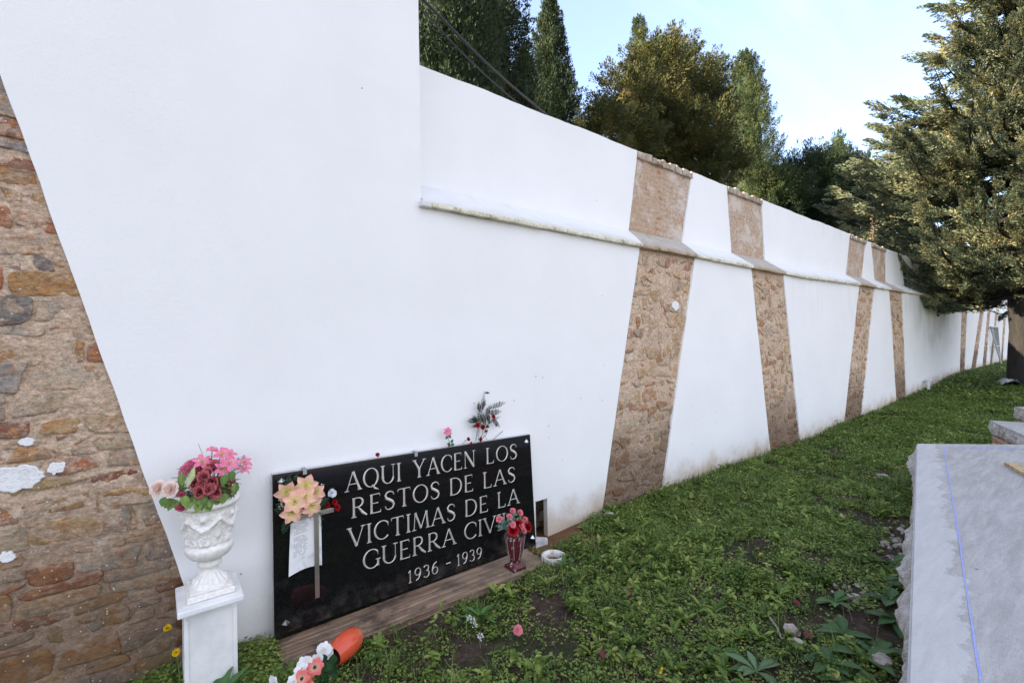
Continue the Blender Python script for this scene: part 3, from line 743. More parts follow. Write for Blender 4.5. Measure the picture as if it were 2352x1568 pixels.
chalk(ck, ckn+unit(ckn-ck)*1.0, .0034, T1, 1); chalk(ck, at_z(2352, 1031, SZ)[:2], .012, T1, 2)
a = at_z(2272, 965, .47)[:2]; b = at_z(2352, 1000, .47)[:2]; d = unit(b-a); e = unit(at_z(2352, 968, .47)[:2]-a)
e = unit(np.array([d[1], -d[0]])); e = e if e[1] < 0 else -e
tomb('brick_tomb', 'second low tomb with white slab over red brick courses, just beyond the chalked one', [a, a+d*1.55, a+d*1.55+e*1.6, a+e*1.6], .47, .03, (0,), 7)
a = at_z(2329, 933, .56)[:2]
tomb('brick_tomb', 'farthest low tomb corner with rough grey rim at the right edge of the grass', [a, a+d*1.0, a+d*1.0+e*1.5, a+e*1.5], .56, .08, (0, 3), 11)
p0 = at_z(2322, 1064, SZ+.02); p1 = at_z(2370, 1091, SZ+.02)
mb = MB(); dd = unit((p1-p0)[:2]); nn = np.array([-dd[1], dd[0]])*.045; q0 = p0[:2]; q1 = p0[:2]+dd*1.1
V = [[*(q0-nn), SZ+.001], [*(q0+nn), SZ+.001], [*(q1+nn), SZ+.001], [*(q1-nn), SZ+.001]]; V += [[v[0], v[1], SZ+.03] for v in V]
mb.add(V, [[0, 3, 2, 1], [4, 5, 6, 7], [0, 1, 5, 4], [1, 2, 6, 5], [2, 3, 7, 6], [3, 0, 4, 7]])
tag(mb.build('wood_batten', M_BATTEN, None, False), 'short raw pine batten lying on the chalked concrete slab', 'batten')

# ------------------------------------------------------------------ memorial plaque
PY = -.05   # plaque front
PL = thing('memorial_plaque', (1.46, PY, -.03), 'polished black granite memorial plaque with engraved Spanish inscription leaning on white wall', 'plaque')
cs = [(.51, -.025), (2.455, -.045), (2.412, .866), (.51, .888)]
mb = MB(); V = [[x, PY, z] for x, z in cs]; mb.add(V, [[0, 1, 2, 3]]); mb.build('granite_face', M_GRANITE, PL, False)
mb = MB(); V = [[x, PY+.001, z] for x, z in cs]+[[x, PY+.034, z] for x, z in cs]
mb.add(V, [[0, 4, 5, 1], [1, 5, 6, 2], [2, 6, 7, 3], [3, 7, 4, 0], [4, 7, 6, 5]]); mb.build('sawn_edge', M_EDGE, PL, False)

# letters: strokes with a ridge section (V-cut look), flared serif capitals
TK, TN = .122, .048
def st(pts, w): return [(np.array(pts, float), w)]
def arc(cx, cy, rx, ry, a0, a1, n=22, tk=TK, tn=TN):
    a = np.radians(np.linspace(a0, a1, n)); p = np.stack([cx+rx*np.cos(a), cy+ry*np.sin(a)], 1)
    return [(p, tn+(tk-tn)*np.abs(np.cos(a))**1.5)]
def stem(x0, y0, x1, y1, w, s0=True, s1=True):
    p0 = np.array([x0, y0]); p1 = np.array([x1, y1]); t = np.linspace(0, 1, 9)[:, None]
    ww = w*(1+.35*np.abs(np.linspace(-1, 1, 9))**4)
    out = [(p0+(p1-p0)*t, ww)]
    for f, (x, y) in ((s0, (x0, y0)), (s1, (x1, y1))):
        if f: out.append((np.array([[x-.13, y], [x, y], [x+.13, y]], float), np.array([.04, .055, .04])))
    return out
def barr(x0, y, x1, w=TN, tick=0):
    o = [(np.array([[x0, y], [(x0+x1)/2, y], [x1, y]], float), np.array([w, w, w*1.2]))]
    if tick: o.append((np.array([[x1, y], [x1+.02, y+tick]], float), np.array([w*1.1, w*.6])))
    return o
G_ = {
 'A': (.86, stem(.06, 0, .42, 1, TN, True, False)+stem(.80, 0, .42, 1, TK, True, False)+barr(.19, .34, .68)),
 'Q': (.92, arc(.45, .5, .41, .5, 0, 360, 40)+st([[.5, .1], [.66, -.1], [.88, -.2]], np.array([.06, .12, .05]))),
 'U': (.84, stem(.1, 1, .1, .32, TK, True, False)+stem(.74, 1, .74, .32, TN, True, False)+arc(.42, .33, .32, .33, 180, 360, 20)),
 'I': (.24, stem(.12, 0, .12, 1, TK)),
 'Y': (.80, stem(.06, 1, .39, .45, TK, True, False)+stem(.74, 1, .39, .45, TN, True, False)+stem(.39, 0, .39, .46, TK, True, False)),
 'C': (.82, arc(.47, .5, .42, .5, 42, 318, 34)+st([[.78, .84], [.80, .66]], np.array([.07, .03]))),
 'E': (.64, stem(.1, 0, .1, 1, TK, False, False)+barr(.02, 1, .54, TN, -.13)+barr(.1, .52, .46)+barr(.02, 0, .58, TN, .15)),
 'N': (.90, stem(.1, 0, .1, 1, TN, True, False)+st([[.04, 1], [.1, 1], [.78, 0]], np.array([.05, .15, .15]))+stem(.78, 0, .78, 1, TN, False, True)),
 'L': (.62, stem(.1, 0, .1, 1, TK, False, True)+barr(.02, 0, .54, TN, .18)),
 'O': (.92, arc(.46, .5, .42, .5, 0, 360, 40)),
 'S': (.62, [(np.array([[.54, .80], [.50, .93], [.33, 1.0], [.16, .95], [.08, .80], [.13, .64], [.31, .53], [.48, .41], [.55, .25], [.48, .08], [.29, 0], [.12, .05], [.06, .22]], float),
             np.array([.07, .06, .065, .08, .12, .15, .165, .15, .12, .08, .065, .06, .07]))]),
 'R': (.78, stem(.1, 0, .1, 1, TK, True, False)+barr(.02, 1, .3)+arc(.30, .755, .26, .245, 90, -90, 18)+barr(.1, .51, .3)+st([[.32, .5], [.55, .18], [.76, 0]], np.array([.08, .15, .10]))),
 'T': (.76, stem(.38, 0, .38, 1, TK, True, False)+barr(.04, 1, .72, TN, -.14)+st([[.04, 1], [.02, .86]], np.array([.07, .03]))),
 'D': (.88, stem(.1, 0, .1, 1, TK, False, False)+barr(.02, 1, .35)+barr(.02, 0, .35)+arc(.33, .5, .46, .5, 90, -90, 24)),
 'V': (.84, stem(.05, 1, .43, 0, TK, True, False)+stem(.78, 1, .43, 0, TN, True, False)),
 'M': (1.04, stem(.08, 0, .16, 1, TN, True, False)+stem(.16, 1, .51, .05, TK, False, False)+stem(.51, .05, .86, 1, TN, False, False)+stem(.95, 0, .86, 1, TK, True, False)),
 'G': (.88, arc(.47, .5, .42, .5, 42, 330, 34)+st([[.78, .84], [.80, .66]], np.array([.07, .03]))+stem(.80, .06, .80, .42, TK, False, True)),
 '1': (.42, stem(.22, 0, .22, 1, TK*.9, True, False)+st([[.06, .82], [.22, 1]], np.array([.05, .07]))),
 '9': (.62, arc(.30, .70, .23, .29, 0, 360, 26)+st([[.53, .68], [.50, .40], [.36, .12], [.14, 0]], np.array([.13, .13, .10, .07]))),
 '6': (.62, arc(.30, .30, .23, .29, 0, 360, 26)+st([[.07, .32], [.10, .60], [.24, .88], [.46, 1]], np.array([.13, .13, .10, .07]))),
 '3': (.58, arc(.25, .76, .21, .23, 150, -90, 20)+arc(.25, .27, .25, .27, 90, -150, 22)),
 '-': (.40, barr(.04, .42, .36, .09)),
}
def add_letters(mb, text, x0, x1, z0, z1, cap, scale=1.0):
    """text set between x0 and x1, baseline z0 at x0 to z1 at x1"""
    gap = .14; tot = sum(G_[c][0] for c in text)+gap*(len(text)-1); k = (x1-x0)/tot; cur = 0
    for c in text:
        wd, strokes = G_[c]
        for P, wth in strokes:
            wth = np.broadcast_to(np.asarray(wth, float), (len(P),))*scale
            X = x0+(cur+P[:, 0])*k; Z = z0+(z1-z0)*(X-x0)/(x1-x0)+P[:, 1]*cap
            Q = np.stack([X, Z], 1); T_ = unit(np.gradient(Q, axis=0)); Nn = np.stack([-T_[:, 1], T_[:, 0]], 1)
            hw = (wth*cap*.46)[:, None]
            A = Q+Nn*hw; B = Q-Nn*hw; n = len(Q)
            V = np.concatenate([np.c_[A[:, 0], np.full(n, PY-.0004), A[:, 1]], np.c_[Q[:, 0], np.full(n, PY-.0032), Q[:, 1]], np.c_[B[:, 0], np.full(n, PY-.0004), B[:, 1]]])
            F = []
            for i in range(n-1):
                F += [[i, i+1, n+i+1, n+i], [n+i, n+i+1, 2*n+i+1, 2*n+i]]
            mb.add(V, np.array(F))
        cur += wd+gap
INS = [[('AQUI', .918, 1.283, .707, .707, .118), ('YACEN', 1.375, 1.875, .706, .700, .118), ('LOS', 1.975, 2.275, .700, .693, .117)],
       [('RESTOS', .955, 1.575, .538, .530, .118), ('DE', 1.655, 1.855, .528, .524, .118), ('LAS', 1.945, 2.255, .520, .514, .117)],
       [('VICTIMAS', .930, 1.700, .358, .346, .118), ('DE', 1.780, 1.985, .346, .342, .118), ('LA', 2.075, 2.285, .342, .338, .118)],
       [('GUERRA', 1.020, 1.695, .190, .176, .118), ('CIVIL', 1.770, 2.200, .176, .168, .118)],
       [('1936', 1.320, 1.555, .010, .010, .082), ('-', 1.610, 1.655, .018, .018, .082), ('1939', 1.700, 1.925, .010, .006, .082)]]
for ln in INS:
    for wtxt, x0, x1, z0, z1, cap in ln:
        q = MB(); add_letters(q, wtxt, x0, x1, z0, z1, cap); q.build('engraved_word', M_LETTER, PL, False)
for bx, bz in ((.57, .030), (2.372, .812), (2.42, .022), (.558, .842)):
    q = MB(); s = .022
    V = [[bx-s, PY-.001, bz], [bx, PY-.001, bz-s], [bx+s, PY-.001, bz], [bx, PY-.001, bz+s]]
    V += [[bx-s*.75, PY-.008, bz], [bx, PY-.008, bz-s*.75], [bx+s*.75, PY-.008, bz], [bx, PY-.008, bz+s*.75], [bx, PY-.026, bz]]
    q.add(V, [[0, 1, 5, 4], [1, 2, 6, 5], [2, 3, 7, 6], [3, 0, 4, 7], [4, 5, 8], [5, 6, 8], [6, 7, 8], [7, 4, 8]])
    q.build('diamond_stud', M_CHROME, PL, False)
# steel cross fixed on the plaque
mb = MB(); add_box(mb, (.728, PY-.013, .12), (.754, PY-.003, .80), (.5, .5, .5), 0, .002); mb.build('cross_upright', M_STEEL, PL, False)
mb = MB(); add_box(mb, (.645, PY-.0175, .606), (.842, PY-.0105, .634), (.5, .5, .5), 0, .002); mb.build('cross_arm', M_STEEL, PL, False)

# paper tucked behind the cross
mb = MB(); nu, nv = 14, 20; U, Vv = np.meshgrid(np.linspace(0, 1, nu), np.linspace(0, 1, nv), indexing='ij')
xl = .602+(.582-.602)*Vv; xr = .770+(.772-.770)*Vv
X = xl+(xr-xl)*U; Z = .612+(.302+.012*np.sin(U*np.pi)-.612)*Vv-.018*(1-U)*(1-Vv)
Yp = PY-.0022-.030*(1-U)**2*Vv**1.5-.002*np.sin(U*7)*(1-U)
mb.add(np.stack([X, Yp, Z], -1), grid_faces(nu, nv)); mb.add(np.stack([X, Yp+.0006, Z], -1), grid_faces(nu, nv)[:, ::-1].copy())
PP = mb.build('paper_sheet', M_PAPER, tilt=True); tag(PP, 'curled damp white paper sheet with faint print, tucked behind the steel cross on the plaque', 'paper')
mb = MB(); r = np.random.default_rng(5)
for k in range(19):
    v = .10+.030*k if k < 6 else .14+.030*k
    if v > .78: break
    u0, u1 = .12, r.uniform(.48, .60); us = np.linspace(u0, u1, 8)
    for w_ in range(7):
        if r.random() < .12: continue
        a_, b_ = us[w_]+.004, us[w_+1]-.008*r.random()-.006
        P = []
        for uu, vv in ((a_, v), (b_, v), (b_, v+.010), (a_, v+.010)):
            x_ = (.602-.020*vv)+((.770+.002*vv)-(.602-.020*vv))*uu
            z_ = .612+(.302+.012*math.sin(uu*math.pi)-.612)*vv-.018*(1-uu)*(1-vv)
            y_ = PY-.0022-.030*(1-uu)**2*vv**1.5-.002*math.sin(uu*7)*(1-uu)-.0007
            P.append([x_, y_, z_])
        mb.add(P, [[0, 1, 2, 3]])
mb.build('printed_lines', M_INK, PP, False)

# ------------------------------------------------------------------ flower builders
def frame(nrm, spin=0.0):
    n = unit(np.array(nrm, float)); h = np.array([0, 0, 1.0]) if abs(n[2]) < .9 else np.array([0, 1.0, 0])
    u = unit(np.cross(h, n)); v = np.cross(n, u); c, s = math.cos(spin), math.sin(spin)
    return u*c+v*s, -u*s+v*c, n
def petal(mb, c, nrm, ang, L, W, rho, hgt, wid, c0, c1, cup=0.0, nt=6, ns=5, ruf=0.0, r=rng):
    u, v, n = frame(nrm); d = u*math.cos(ang)+v*math.sin(ang); t_ = -u*math.sin(ang)+v*math.cos(ang)
    t = np.linspace(0, 1, nt); s = np.linspace(-1, 1, ns)
    T, S = np.meshgrid(t, s, indexing='ij')
    P = np.array(c)[None, None]+d*(L*rho(T)+0*S)[..., None]+n*(L*hgt(T)+cup*W*S**2*T)[..., None]+t_*(W*wid(T)*S)[..., None]
    if ruf: P = P+n*(ruf*L*np.sin(S*5+ang*7)*T**2)[..., None]+d*(ruf*.6*L*np.cos(S*7+ang*3)*T**2)[..., None]
    T4 = np.clip(T[..., None]*1.9-.25, 0, 1)
    C = np.array(c0)[None, None]*(1-T4)+np.array(c1)[None, None]*T4
    mb.add(P, grid_faces(nt, ns), C.reshape(-1, 3))
w_lily = lambda t: np.sin(np.pi*np.clip(t, 0, 1)**1.05)**.85+.10*(1-t)
w_round = lambda t: np.sin(np.pi*np.clip(t*.86+.02, 0, 1)**.8)*1.0+.02
w_cup = lambda t: .35+.75*np.sin(np.pi*np.clip(t*.80+.08, 0, 1))
def lily(mb, c, nrm, Rd, cin, cout, spin=0, open_=1.0, stamen=(.75, .62, .35), wf=1.0):
    for k in range(6):
        lift_ = .03 if k % 2 else -.02
        petal(mb, c, nrm, spin+k*math.pi/3, Rd, Rd*wf*(.37 if k % 2 else .30), lambda t: t*(.96*open_+.12*t)/1.08, lambda t: .34*np.sin(t*2.2)*(1.25-.25*open_)+lift_-.12*t**3*open_, w_lily, cin, cout, .25)
    u, v, n = frame(nrm, spin)
    for k in range(5):
        a_ = k*1.257; e = np.array(c)+n*Rd*.62+(u*math.cos(a_)+v*math.sin(a_))*Rd*.14
        add_tube(mb, [np.array(c)+n*Rd*.05, e], Rd*.018, stamen, 4); add_tube(mb, [e, e+(u*math.cos(a_)+v*math.sin(a_))*Rd*.07], Rd*.035, (.55, .42, .16), 4)
def tulip(mb, c, nrm, Rd, cin, cout, r=rng, op=1.0):
    for ring, (sc, nk) in enumerate(((.52, 3), (.80, 3), (1.0, 4))):
        for k in range(nk):
            a_ = k*2*math.pi/nk+ring*.9+r.uniform(-.15, .15); o_ = op*(.7+.3*ring)*r.uniform(.85, 1.15)
            petal(mb, c, nrm, a_, Rd*1.5*(1.05-.08*ring), Rd*.72*sc, lambda t: sc*(.34*np.sin(np.pi*.5*np.minimum(t*1.6, 1))+.22*o_*t**3), lambda t: t*.95-.10*o_*t**4, w_cup, cin, cout, -.28 if ring < 2 else -.15, 7, 5)
def rose(mb, c, nrm, Rd, cin, cout, r=rng):
    for ring, (sc, nk, hh) in enumerate(((.22, 3, .75), (.42, 4, .72), (.66, 5, .58), (.95, 6, .34))):
        for k in range(nk):
            a_ = k*2*math.pi/nk+ring*.7+r.uniform(-.2, .2)
            petal(mb, c, nrm, a_, Rd, Rd*(.32+.18*ring), lambda t: sc*np.sin(np.pi*.5*np.minimum(t*1.3, 1))+.16*ring/3*t**4, lambda t: hh*t-.12*ring/3*t**3, w_cup, cin, cout, -.12, 6, 5, .03)
def carnation(mb, c, nrm, Rd, c0, c1, n=34, r=rng):
    for k in range(n):
        el = (k+.5)/n; a_ = k*2.39996+r.uniform(-.2, .2); th = 1.35*math.sqrt(el)
        petal(mb, c, nrm, a_, Rd*r.uniform(.85, 1.08), Rd*r.uniform(.26, .36), lambda t: t*math.sin(th)*.95, lambda t: t*math.cos(th)*.80-.10*t*math.sin(th), lambda t: .15+.85*t, c0, c1, .1, 4, 5, .11)
    u, v, nn = frame(nrm); c = np.array(c)
    add_tube(mb, [c-nn*Rd*.75, c-nn*Rd*.3, c+nn*Rd*.02], [Rd*.12, Rd*.24, Rd*.2], (.16, .24, .08), 6)
def anemone(mb, c, nrm, Rd, cin, cout, r=rng):
    for ring in range(2):
        for k in range(6):
            petal(mb, c, nrm, k*math.pi/3+ring*.5, Rd*(1-.18*ring), Rd*.42, lambda t: t, lambda t: .30*np.sin(t*1.9)+.10*ring, w_round, cin, cout, .12, 6, 5, .05)
    u, v, n = frame(nrm); q = np.array(c)+n*Rd*.12
    for k in range(26):
        a_ = k*2.4; rr = Rd*.22*math.sqrt(k/26); add_tube(mb, [q+(u*math.cos(a_)+v*math.sin(a_))*rr*.7, q+n*Rd*.12+(u*math.cos(a_)+v*math.sin(a_))*rr], Rd*.03, (.05, .075, .04), 4)
def orchid(mb, c, nrm, Rd, spin=0, col=(.80, .80, .80)):
    for k, (a_, L, W) in enumerate(((0.0, 1.0, .72), (math.pi, 1.0, .72), (math.pi/2, .95, .42), (-.95, .85, .36), (-2.2, .85, .36))):
        petal(mb, c, nrm, a_+spin, Rd*L, Rd*W, lambda t: t, lambda t: .14*np.sin(t*2.6), w_round, np.array(col)*.95, col, .08, 6, 5, .02)
    u, v, n = frame(nrm, spin); q = np.array(c)+n*Rd*.12
    for k in range(3): petal(mb, q, nrm, spin-math.pi/2+(k-1)*.9, Rd*.34, Rd*.14, lambda t: t*.6, lambda t: t*.7, w_round, (.55, .33, .22), (.78, .70, .50), .2, 4, 3)
def leaf(mb, base, d, up, L, W, col, droop=.25, fold=.25, nt=6, lobes=0.0, pw=.8):
    d = unit(np.array(d, float)); s_ = unit(np.cross(d, up)+1e-6); n_ = np.cross(s_, d)
    t = np.linspace(0, 1, nt); s = np.array([-1, -.5, 0, .5, 1.0]); T, S = np.meshgrid(t, s, indexing='ij')
    wd = np.sin(np.pi*np.clip(t, .02, .975)**pw)
    if lobes: wd = wd*(1-lobes*(.5+.5*np.cos(np.arange(nt)*np.pi)))
    P = np.array(base)+d*(L*T)[..., None]+n_*(-droop*L*T**2+fold*W*np.abs(S)*wd[:, None])[..., None]+s_*(W*S*wd[:, None])[..., None]
    C = np.repeat(np.array(col)[None], P.shape[0]*P.shape[1], 0)*(1+.25*(np.abs(S) < .1)).reshape(-1, 1)
    mb.add(P, grid_faces(nt, 5), C)
def fern(mb, base, d, up, L, W, col, n=14, droop=.3, r=rng):
    d = unit(np.array(d, float)); s_ = unit(np.cross(d, up)); n_ = np.cross(s_, d); base = np.array(base)
    pts = [base+d*L*t-n_*droop*L*t*t for t in np.linspace(0, 1, n)]
    add_tube(mb, pts, np.linspace(.0022, .0006, n), np.array(col)*.8, 4, False)
    for i in range(1, n):
        t = i/(n-1); l = W*math.sin(math.pi*min(.98, t*.85+.12))*r.uniform(.85, 1.1)
        for sg in (-1, 1):
            leaf(mb, pts[i], unit(d*.55+s_*sg-n_*r.uniform(-.1, .35)), n_, max(.004, l), max(.0018, l*.19), np.array(col)*r.uniform(.8, 1.2), .2, .1, 4)
def gyp(mb, c, rad, n, r, col=(.78, .78, .75)):
    for k in range(n):
        p = np.array(c)+unit(r.normal(size=3))*rad*r.uniform(.4, 1)
        add_tube(mb, [np.array(c), p], .0005, (.12, .17, .08), 3, False)
        for j in range(4): petal(mb, p, r.normal(size=3), j*1.57, .005, .003, lambda t: t, lambda t: .3*t, w_round, col, col, 0, 3, 3)

CAMDIR = unit(EYE-np.array([.25, -.2, .9]))
GREENS = [(.055, .12, .025), (.09, .17, .03), (.16, .24, .05), (.03, .075, .03)]

# ------------------------------------------------------------------ pedestal + urn + bouquet
PEDX, PEDY = .195, -.195
PD = thing('pedestal', (PEDX, PEDY, -.05), 'white marble pedestal with moulded cap standing in weeds before the stone strip', 'pedestal')
mb = MB(); add_box(mb, (.088, -.30, -.10), (.302, -.09, .362), (.8, .8, .8), 0, .004); mb.build('shaft', M_PEDESTAL, PD, False)
mb = MB()
for lo, hi in (((.088, -.307, -.10), (.106, -.3005, .34)), ((.284, -.307, -.10), (.302, -.3005, .34))): add_box(mb, lo, hi, (.8, .8, .8), 0, .002)
mb.build('corner_moulding', M_PEDESTAL, PD, False)
mb = MB(); add_box(mb, (.078, -.313, .3625), (.312, -.078, .372), (.8, .8, .8), 0, .003); add_box(mb, (.062, -.345, .3725), (.328, -.048, .402), (.8, .8, .8), 0, .007); mb.build('cap', M_PEDESTAL, PD, False)

UC = np.array([.200, -.195, .402])
UR = thing('stone_urn', UC, 'white cast stone urn with garland relief standing on the marble pedestal', 'urn')
mb = MB(); add_box(mb, (UC[0]-.098, UC[1]-.098, UC[2]+.001), (UC[0]+.098, UC[1]+.098, UC[2]+.030), (.8, .8, .8), .002, .007)
add_box(mb, (UC[0]-.090, UC[1]-.090, UC[2]+.0305), (UC[0]+.090, UC[1]+.090, UC[2]+.042), (.8, .8, .8), .001, .006); mb.build('plinth', M_CASTSTONE, UR, False)
def foot_fn(A, z, r_): return r_*(1+.085*np.cos(16*A)*np.clip((.118-z)/.05, 0, 1)*np.clip((z-.055)/.01, 0, 1))
zf = np.concatenate([np.linspace(.041, .056, 5), np.linspace(.058, .125, 22)])
pf = [(.082 if z < .05 else .082-.004*(z-.05)/.006, z) for z in zf[:5]]+[(.036+.040*((.125-z)/.067)**1.9, z) for z in zf[5:]]
pf += [(.047, .128), (.052, .136), (.053, .146), (.049, .155), (.042, .158)]
mb = MB(); add_lathe(mb, UC, pf, 128, fn=foot_fn); mb.build('foot', M_CASTSTONE, UR)
def body_fn(A, z, r_):
    glad = np.clip((.232-z)/.02, 0, 1)*np.clip((z-.170)/.02, 0, 1)
    r2 = r_+.0045*glad*(np.abs(np.cos(6*A))**.5-.6)
    on = np.clip((z-.245)/.012, 0, 1)*np.clip((.425-z)/.012, 0, 1)
    ph = (A*5/(2*np.pi)) % 1.0
    swag = .385-.052*np.sin(np.pi*ph)
    gsw = np.exp(-((z-swag)/.013)**2)*.0095*(.75+.5*fnoise(A*16, z*160, 6))
    knot = np.exp(-(((ph-.5+.5) % 1.0-.5)*2*np.pi*.105/5/.014)**2-((z-.385)/.016)**2)*.012
    drop = np.exp(-((np.minimum(ph, 1-ph))*2*np.pi*.105/5/.012)**2)*np.clip((.40-z)/.02, 0, 1)*np.clip((z-.27)/.03, 0, 1)*.0075
    fig = np.exp(-((ph-.5)*2*np.pi*.1/5/.020)**2)*np.clip((.34-z)/.02, 0, 1)*.008*(.5+fnoise(A*22, z*70, 9))
    acan = np.clip((.285-z)/.03, 0, 1)*.006*np.abs(np.sin(10*A))
    nz_ = (fnoise(A*13, z*120, 2)-.5)*.008
    return r2+on*(1.35*(gsw+knot+drop+fig+acan)+nz_)
zb_ = [(.040, .156), (.046, .162), (.060, .168), (.078, .178), (.092, .192), (.1005, .208), (.1045, .222), (.1035, .232), (.096, .240), (.0885, .244)]
zb_ += [(.088+.026*((z-.244)/.181)**1.15, z) for z in np.linspace(.248, .425, 46)]
zb_ += [(.116, .428), (.128, .432), (.134, .440), (.1355, .450), (.132, .460), (.1245, .464), (.122, .468), (.1185, .478), (.115, .482), (.109, .481), (.105, .470), (.100, .44), (.09, .40), (.0, .395)]
mb = MB(); add_lathe(mb, UC, zb_, 220, fn=body_fn); mb.build('bowl', M_CASTSTONE, UR)

def U1(x, y): return (380+x/7.839)*.9074, (1100+y/7.839)*.9074
BQ = thing('urn_bouquet', (UC[0], UC[1], UC[2]+.43), 'full bouquet of pink lilies, wine red tulips and pale roses in the stone urn', 'bouquet')
bq_c = np.array([.20, -.20, .98])
def bqp(x, y, dep=0.0): return at_y(*U1(x, y), UC[1]+dep)
def outdir(p, k=1.0): return unit(p-np.array([UC[0], UC[1]+.06, UC[2]+.44])+CAMDIR*.10*k)
r = np.random.default_rng(11)
PINK_I, PINK_O = (.80, .38, .34), (.86, .21, .41)
for x, y, dep, nr in ((1230, 330, -.02, (0, -.35, 1)), (1400, 420, -.03, None), (1550, 400, .02, None), (1030, 560, -.03, None), (1560, 600, -.06, None), (1420, 680, -.07, None), (1850, 560, .02, None), (1840, 690, -.01, None)):
    p = bqp(x, y, dep); q = MB(); lily(q, p, nr if nr else outdir(p)+r.normal(size=3)*.2, .044*r.uniform(.9, 1.1), PINK_I, PINK_O, r.uniform(0, 1), 1.05 if nr is None else .7, wf=.70)
    add_tube(q, [p, p*.5+np.array([UC[0], UC[1], UC[2]+.48])*.5+[0, 0, .01], [UC[0], UC[1], UC[2]+.46]], .0022, (.07, .13, .04), 5); q.build('pink_lily', M_FLOWER, BQ)
for x, y, dep, s in ((870, 940, -.10, 1.15), (1060, 830, -.11, 1.0), (1270, 640, -.06, 1.15), (1160, 740, -.09, .9), (1230, 890, -.12, 1.1), (960, 1130, -.13, 1.05), (1160, 1080, -.14, 1.0), (1320, 1110, -.13, 1.0), (1560, 950, -.09, 1.0), (960, 690, -.05, 1.0), (1150, 560, .0, .9), (1610, 1130, -.06, .85), (1320, 930, -.10, 1.0), (1090, 960, -.12, .95)):
    p = bqp(x, y, dep); q = MB(); tulip(q, p-outdir(p)*.02, outdir(p)+r.normal(size=3)*.25, .031*s, (.33, .045, .055), (.52, .15, .165), r, 1.0)
    add_tube(q, [p, [UC[0], UC[1]-.02, UC[2]+.46]], .002, (.07, .13, .04), 5); q.build('red_tulip', M_FLOWER, BQ)
for x, y, dep in ((170, 1060, .0), (400, 1080, -.05)):
    p = bqp(x, y, dep); q = MB(); rose(q, p, unit(np.array([-.5, -.75, .35])), .032, (.80, .52, .44), (.82, .68, .60), r)
    add_tube(q, [p, [.13, -.22, .87]], .002, (.07, .13, .04), 5); q.build('pale_rose', M_FLOWER, BQ)
for x, y, dep in ((760, 700, -.02), (850, 610, .0)):
    p = bqp(x, y, dep); q = MB(); rose(q, p, outdir(p), .034, (.75, .66, .62), (.62, .14, .24), r); q.build('white_and_pink_rose', M_FLOWER, BQ)
for x, y in ((660, 1130), (620, 1400)):
    p = bqp(x, y, -.09); q = MB(); tulip(q, p, unit(np.array([-.3, -.5, -.5])), .020, (.5, .06, .12), (.62, .14, .22), r); q.build('pink_bud', M_FLOWER, BQ)
q = MB()
for k in range(120):
    a_ = r.uniform(0, 2*np.pi); el = r.uniform(-.25, .9); p0 = np.array([UC[0], UC[1], UC[2]+.46]); d_ = unit(np.array([math.cos(a_), math.sin(a_), el]))
    p = p0+d_*r.uniform(.06, .125)+np.array([0, 0, .02]); leaf(q, p, unit(d_+np.array([0, 0, -.35])+r.normal(size=3)*.3), (0, 0, 1), r.uniform(.035, .06), r.uniform(.012, .020), np.array(GREENS[r.integers(4)]), .3)
for x, y in ((290, 1300), (390, 1330), (480, 1350), (600, 960), (590, 1080), (980, 1380), (1150, 1370), (1400, 1230), (1480, 1220), (700, 1270), (800, 1340), (900, 1250), (640, 840), (1700, 1030), (1620, 780), (1500, 850), (1100, 1250), (1280, 1270)):
    p = bqp(x, y-70, -.125 if x > 640 else -.05)
    for j in range(2): leaf(q, p, unit(np.array([r.uniform(-.6, .3), -.35, -.9])), CAMDIR, .050*r.uniform(.85, 1.15), .017, np.array(GREENS[r.integers(1, 3)])*1.1, .15)
p = bqp(780, 830, -.12); leaf(q, p-np.array([0, 0, .03]), (.25, -.1, 1), CAMDIR, .075, .014, (.40, .48, .22), .2); leaf(q, p, (-.2, -.2, -1), CAMDIR, .05, .012, (.50, .55, .36), .2)
for (x0, y0), (x1, y1) in (((700, 850), (530, 680)), ((700, 900), (420, 850)), ((620, 830), (560, 740))):
    add_tube(q, [bqp(x0, y0, -.05), bqp((x0+x1)/2, min(y0, y1), -.05), bqp(x1, y1, -.05)], .0014, (.10, .15, .07), 4)
q.build('leaves', M_LEAF, BQ)
for x, y in ((1700, 560), (1800, 620), (1760, 480), (1640, 700), (1400, 540), (940, 520), (1700, 680), (1850, 460)):
    q = MB(); gyp(q, bqp(x, y, -.02), .022, 9, r); q.build('baby_breath', M_FLOWER, BQ)
q = MB(); add_tube(q, [bqp(1090, 520, .02), bqp(958, 175, .03)], .0014, (.30, .28, .25), 5); q.build('bare_stick', M_PLAIN, BQ)

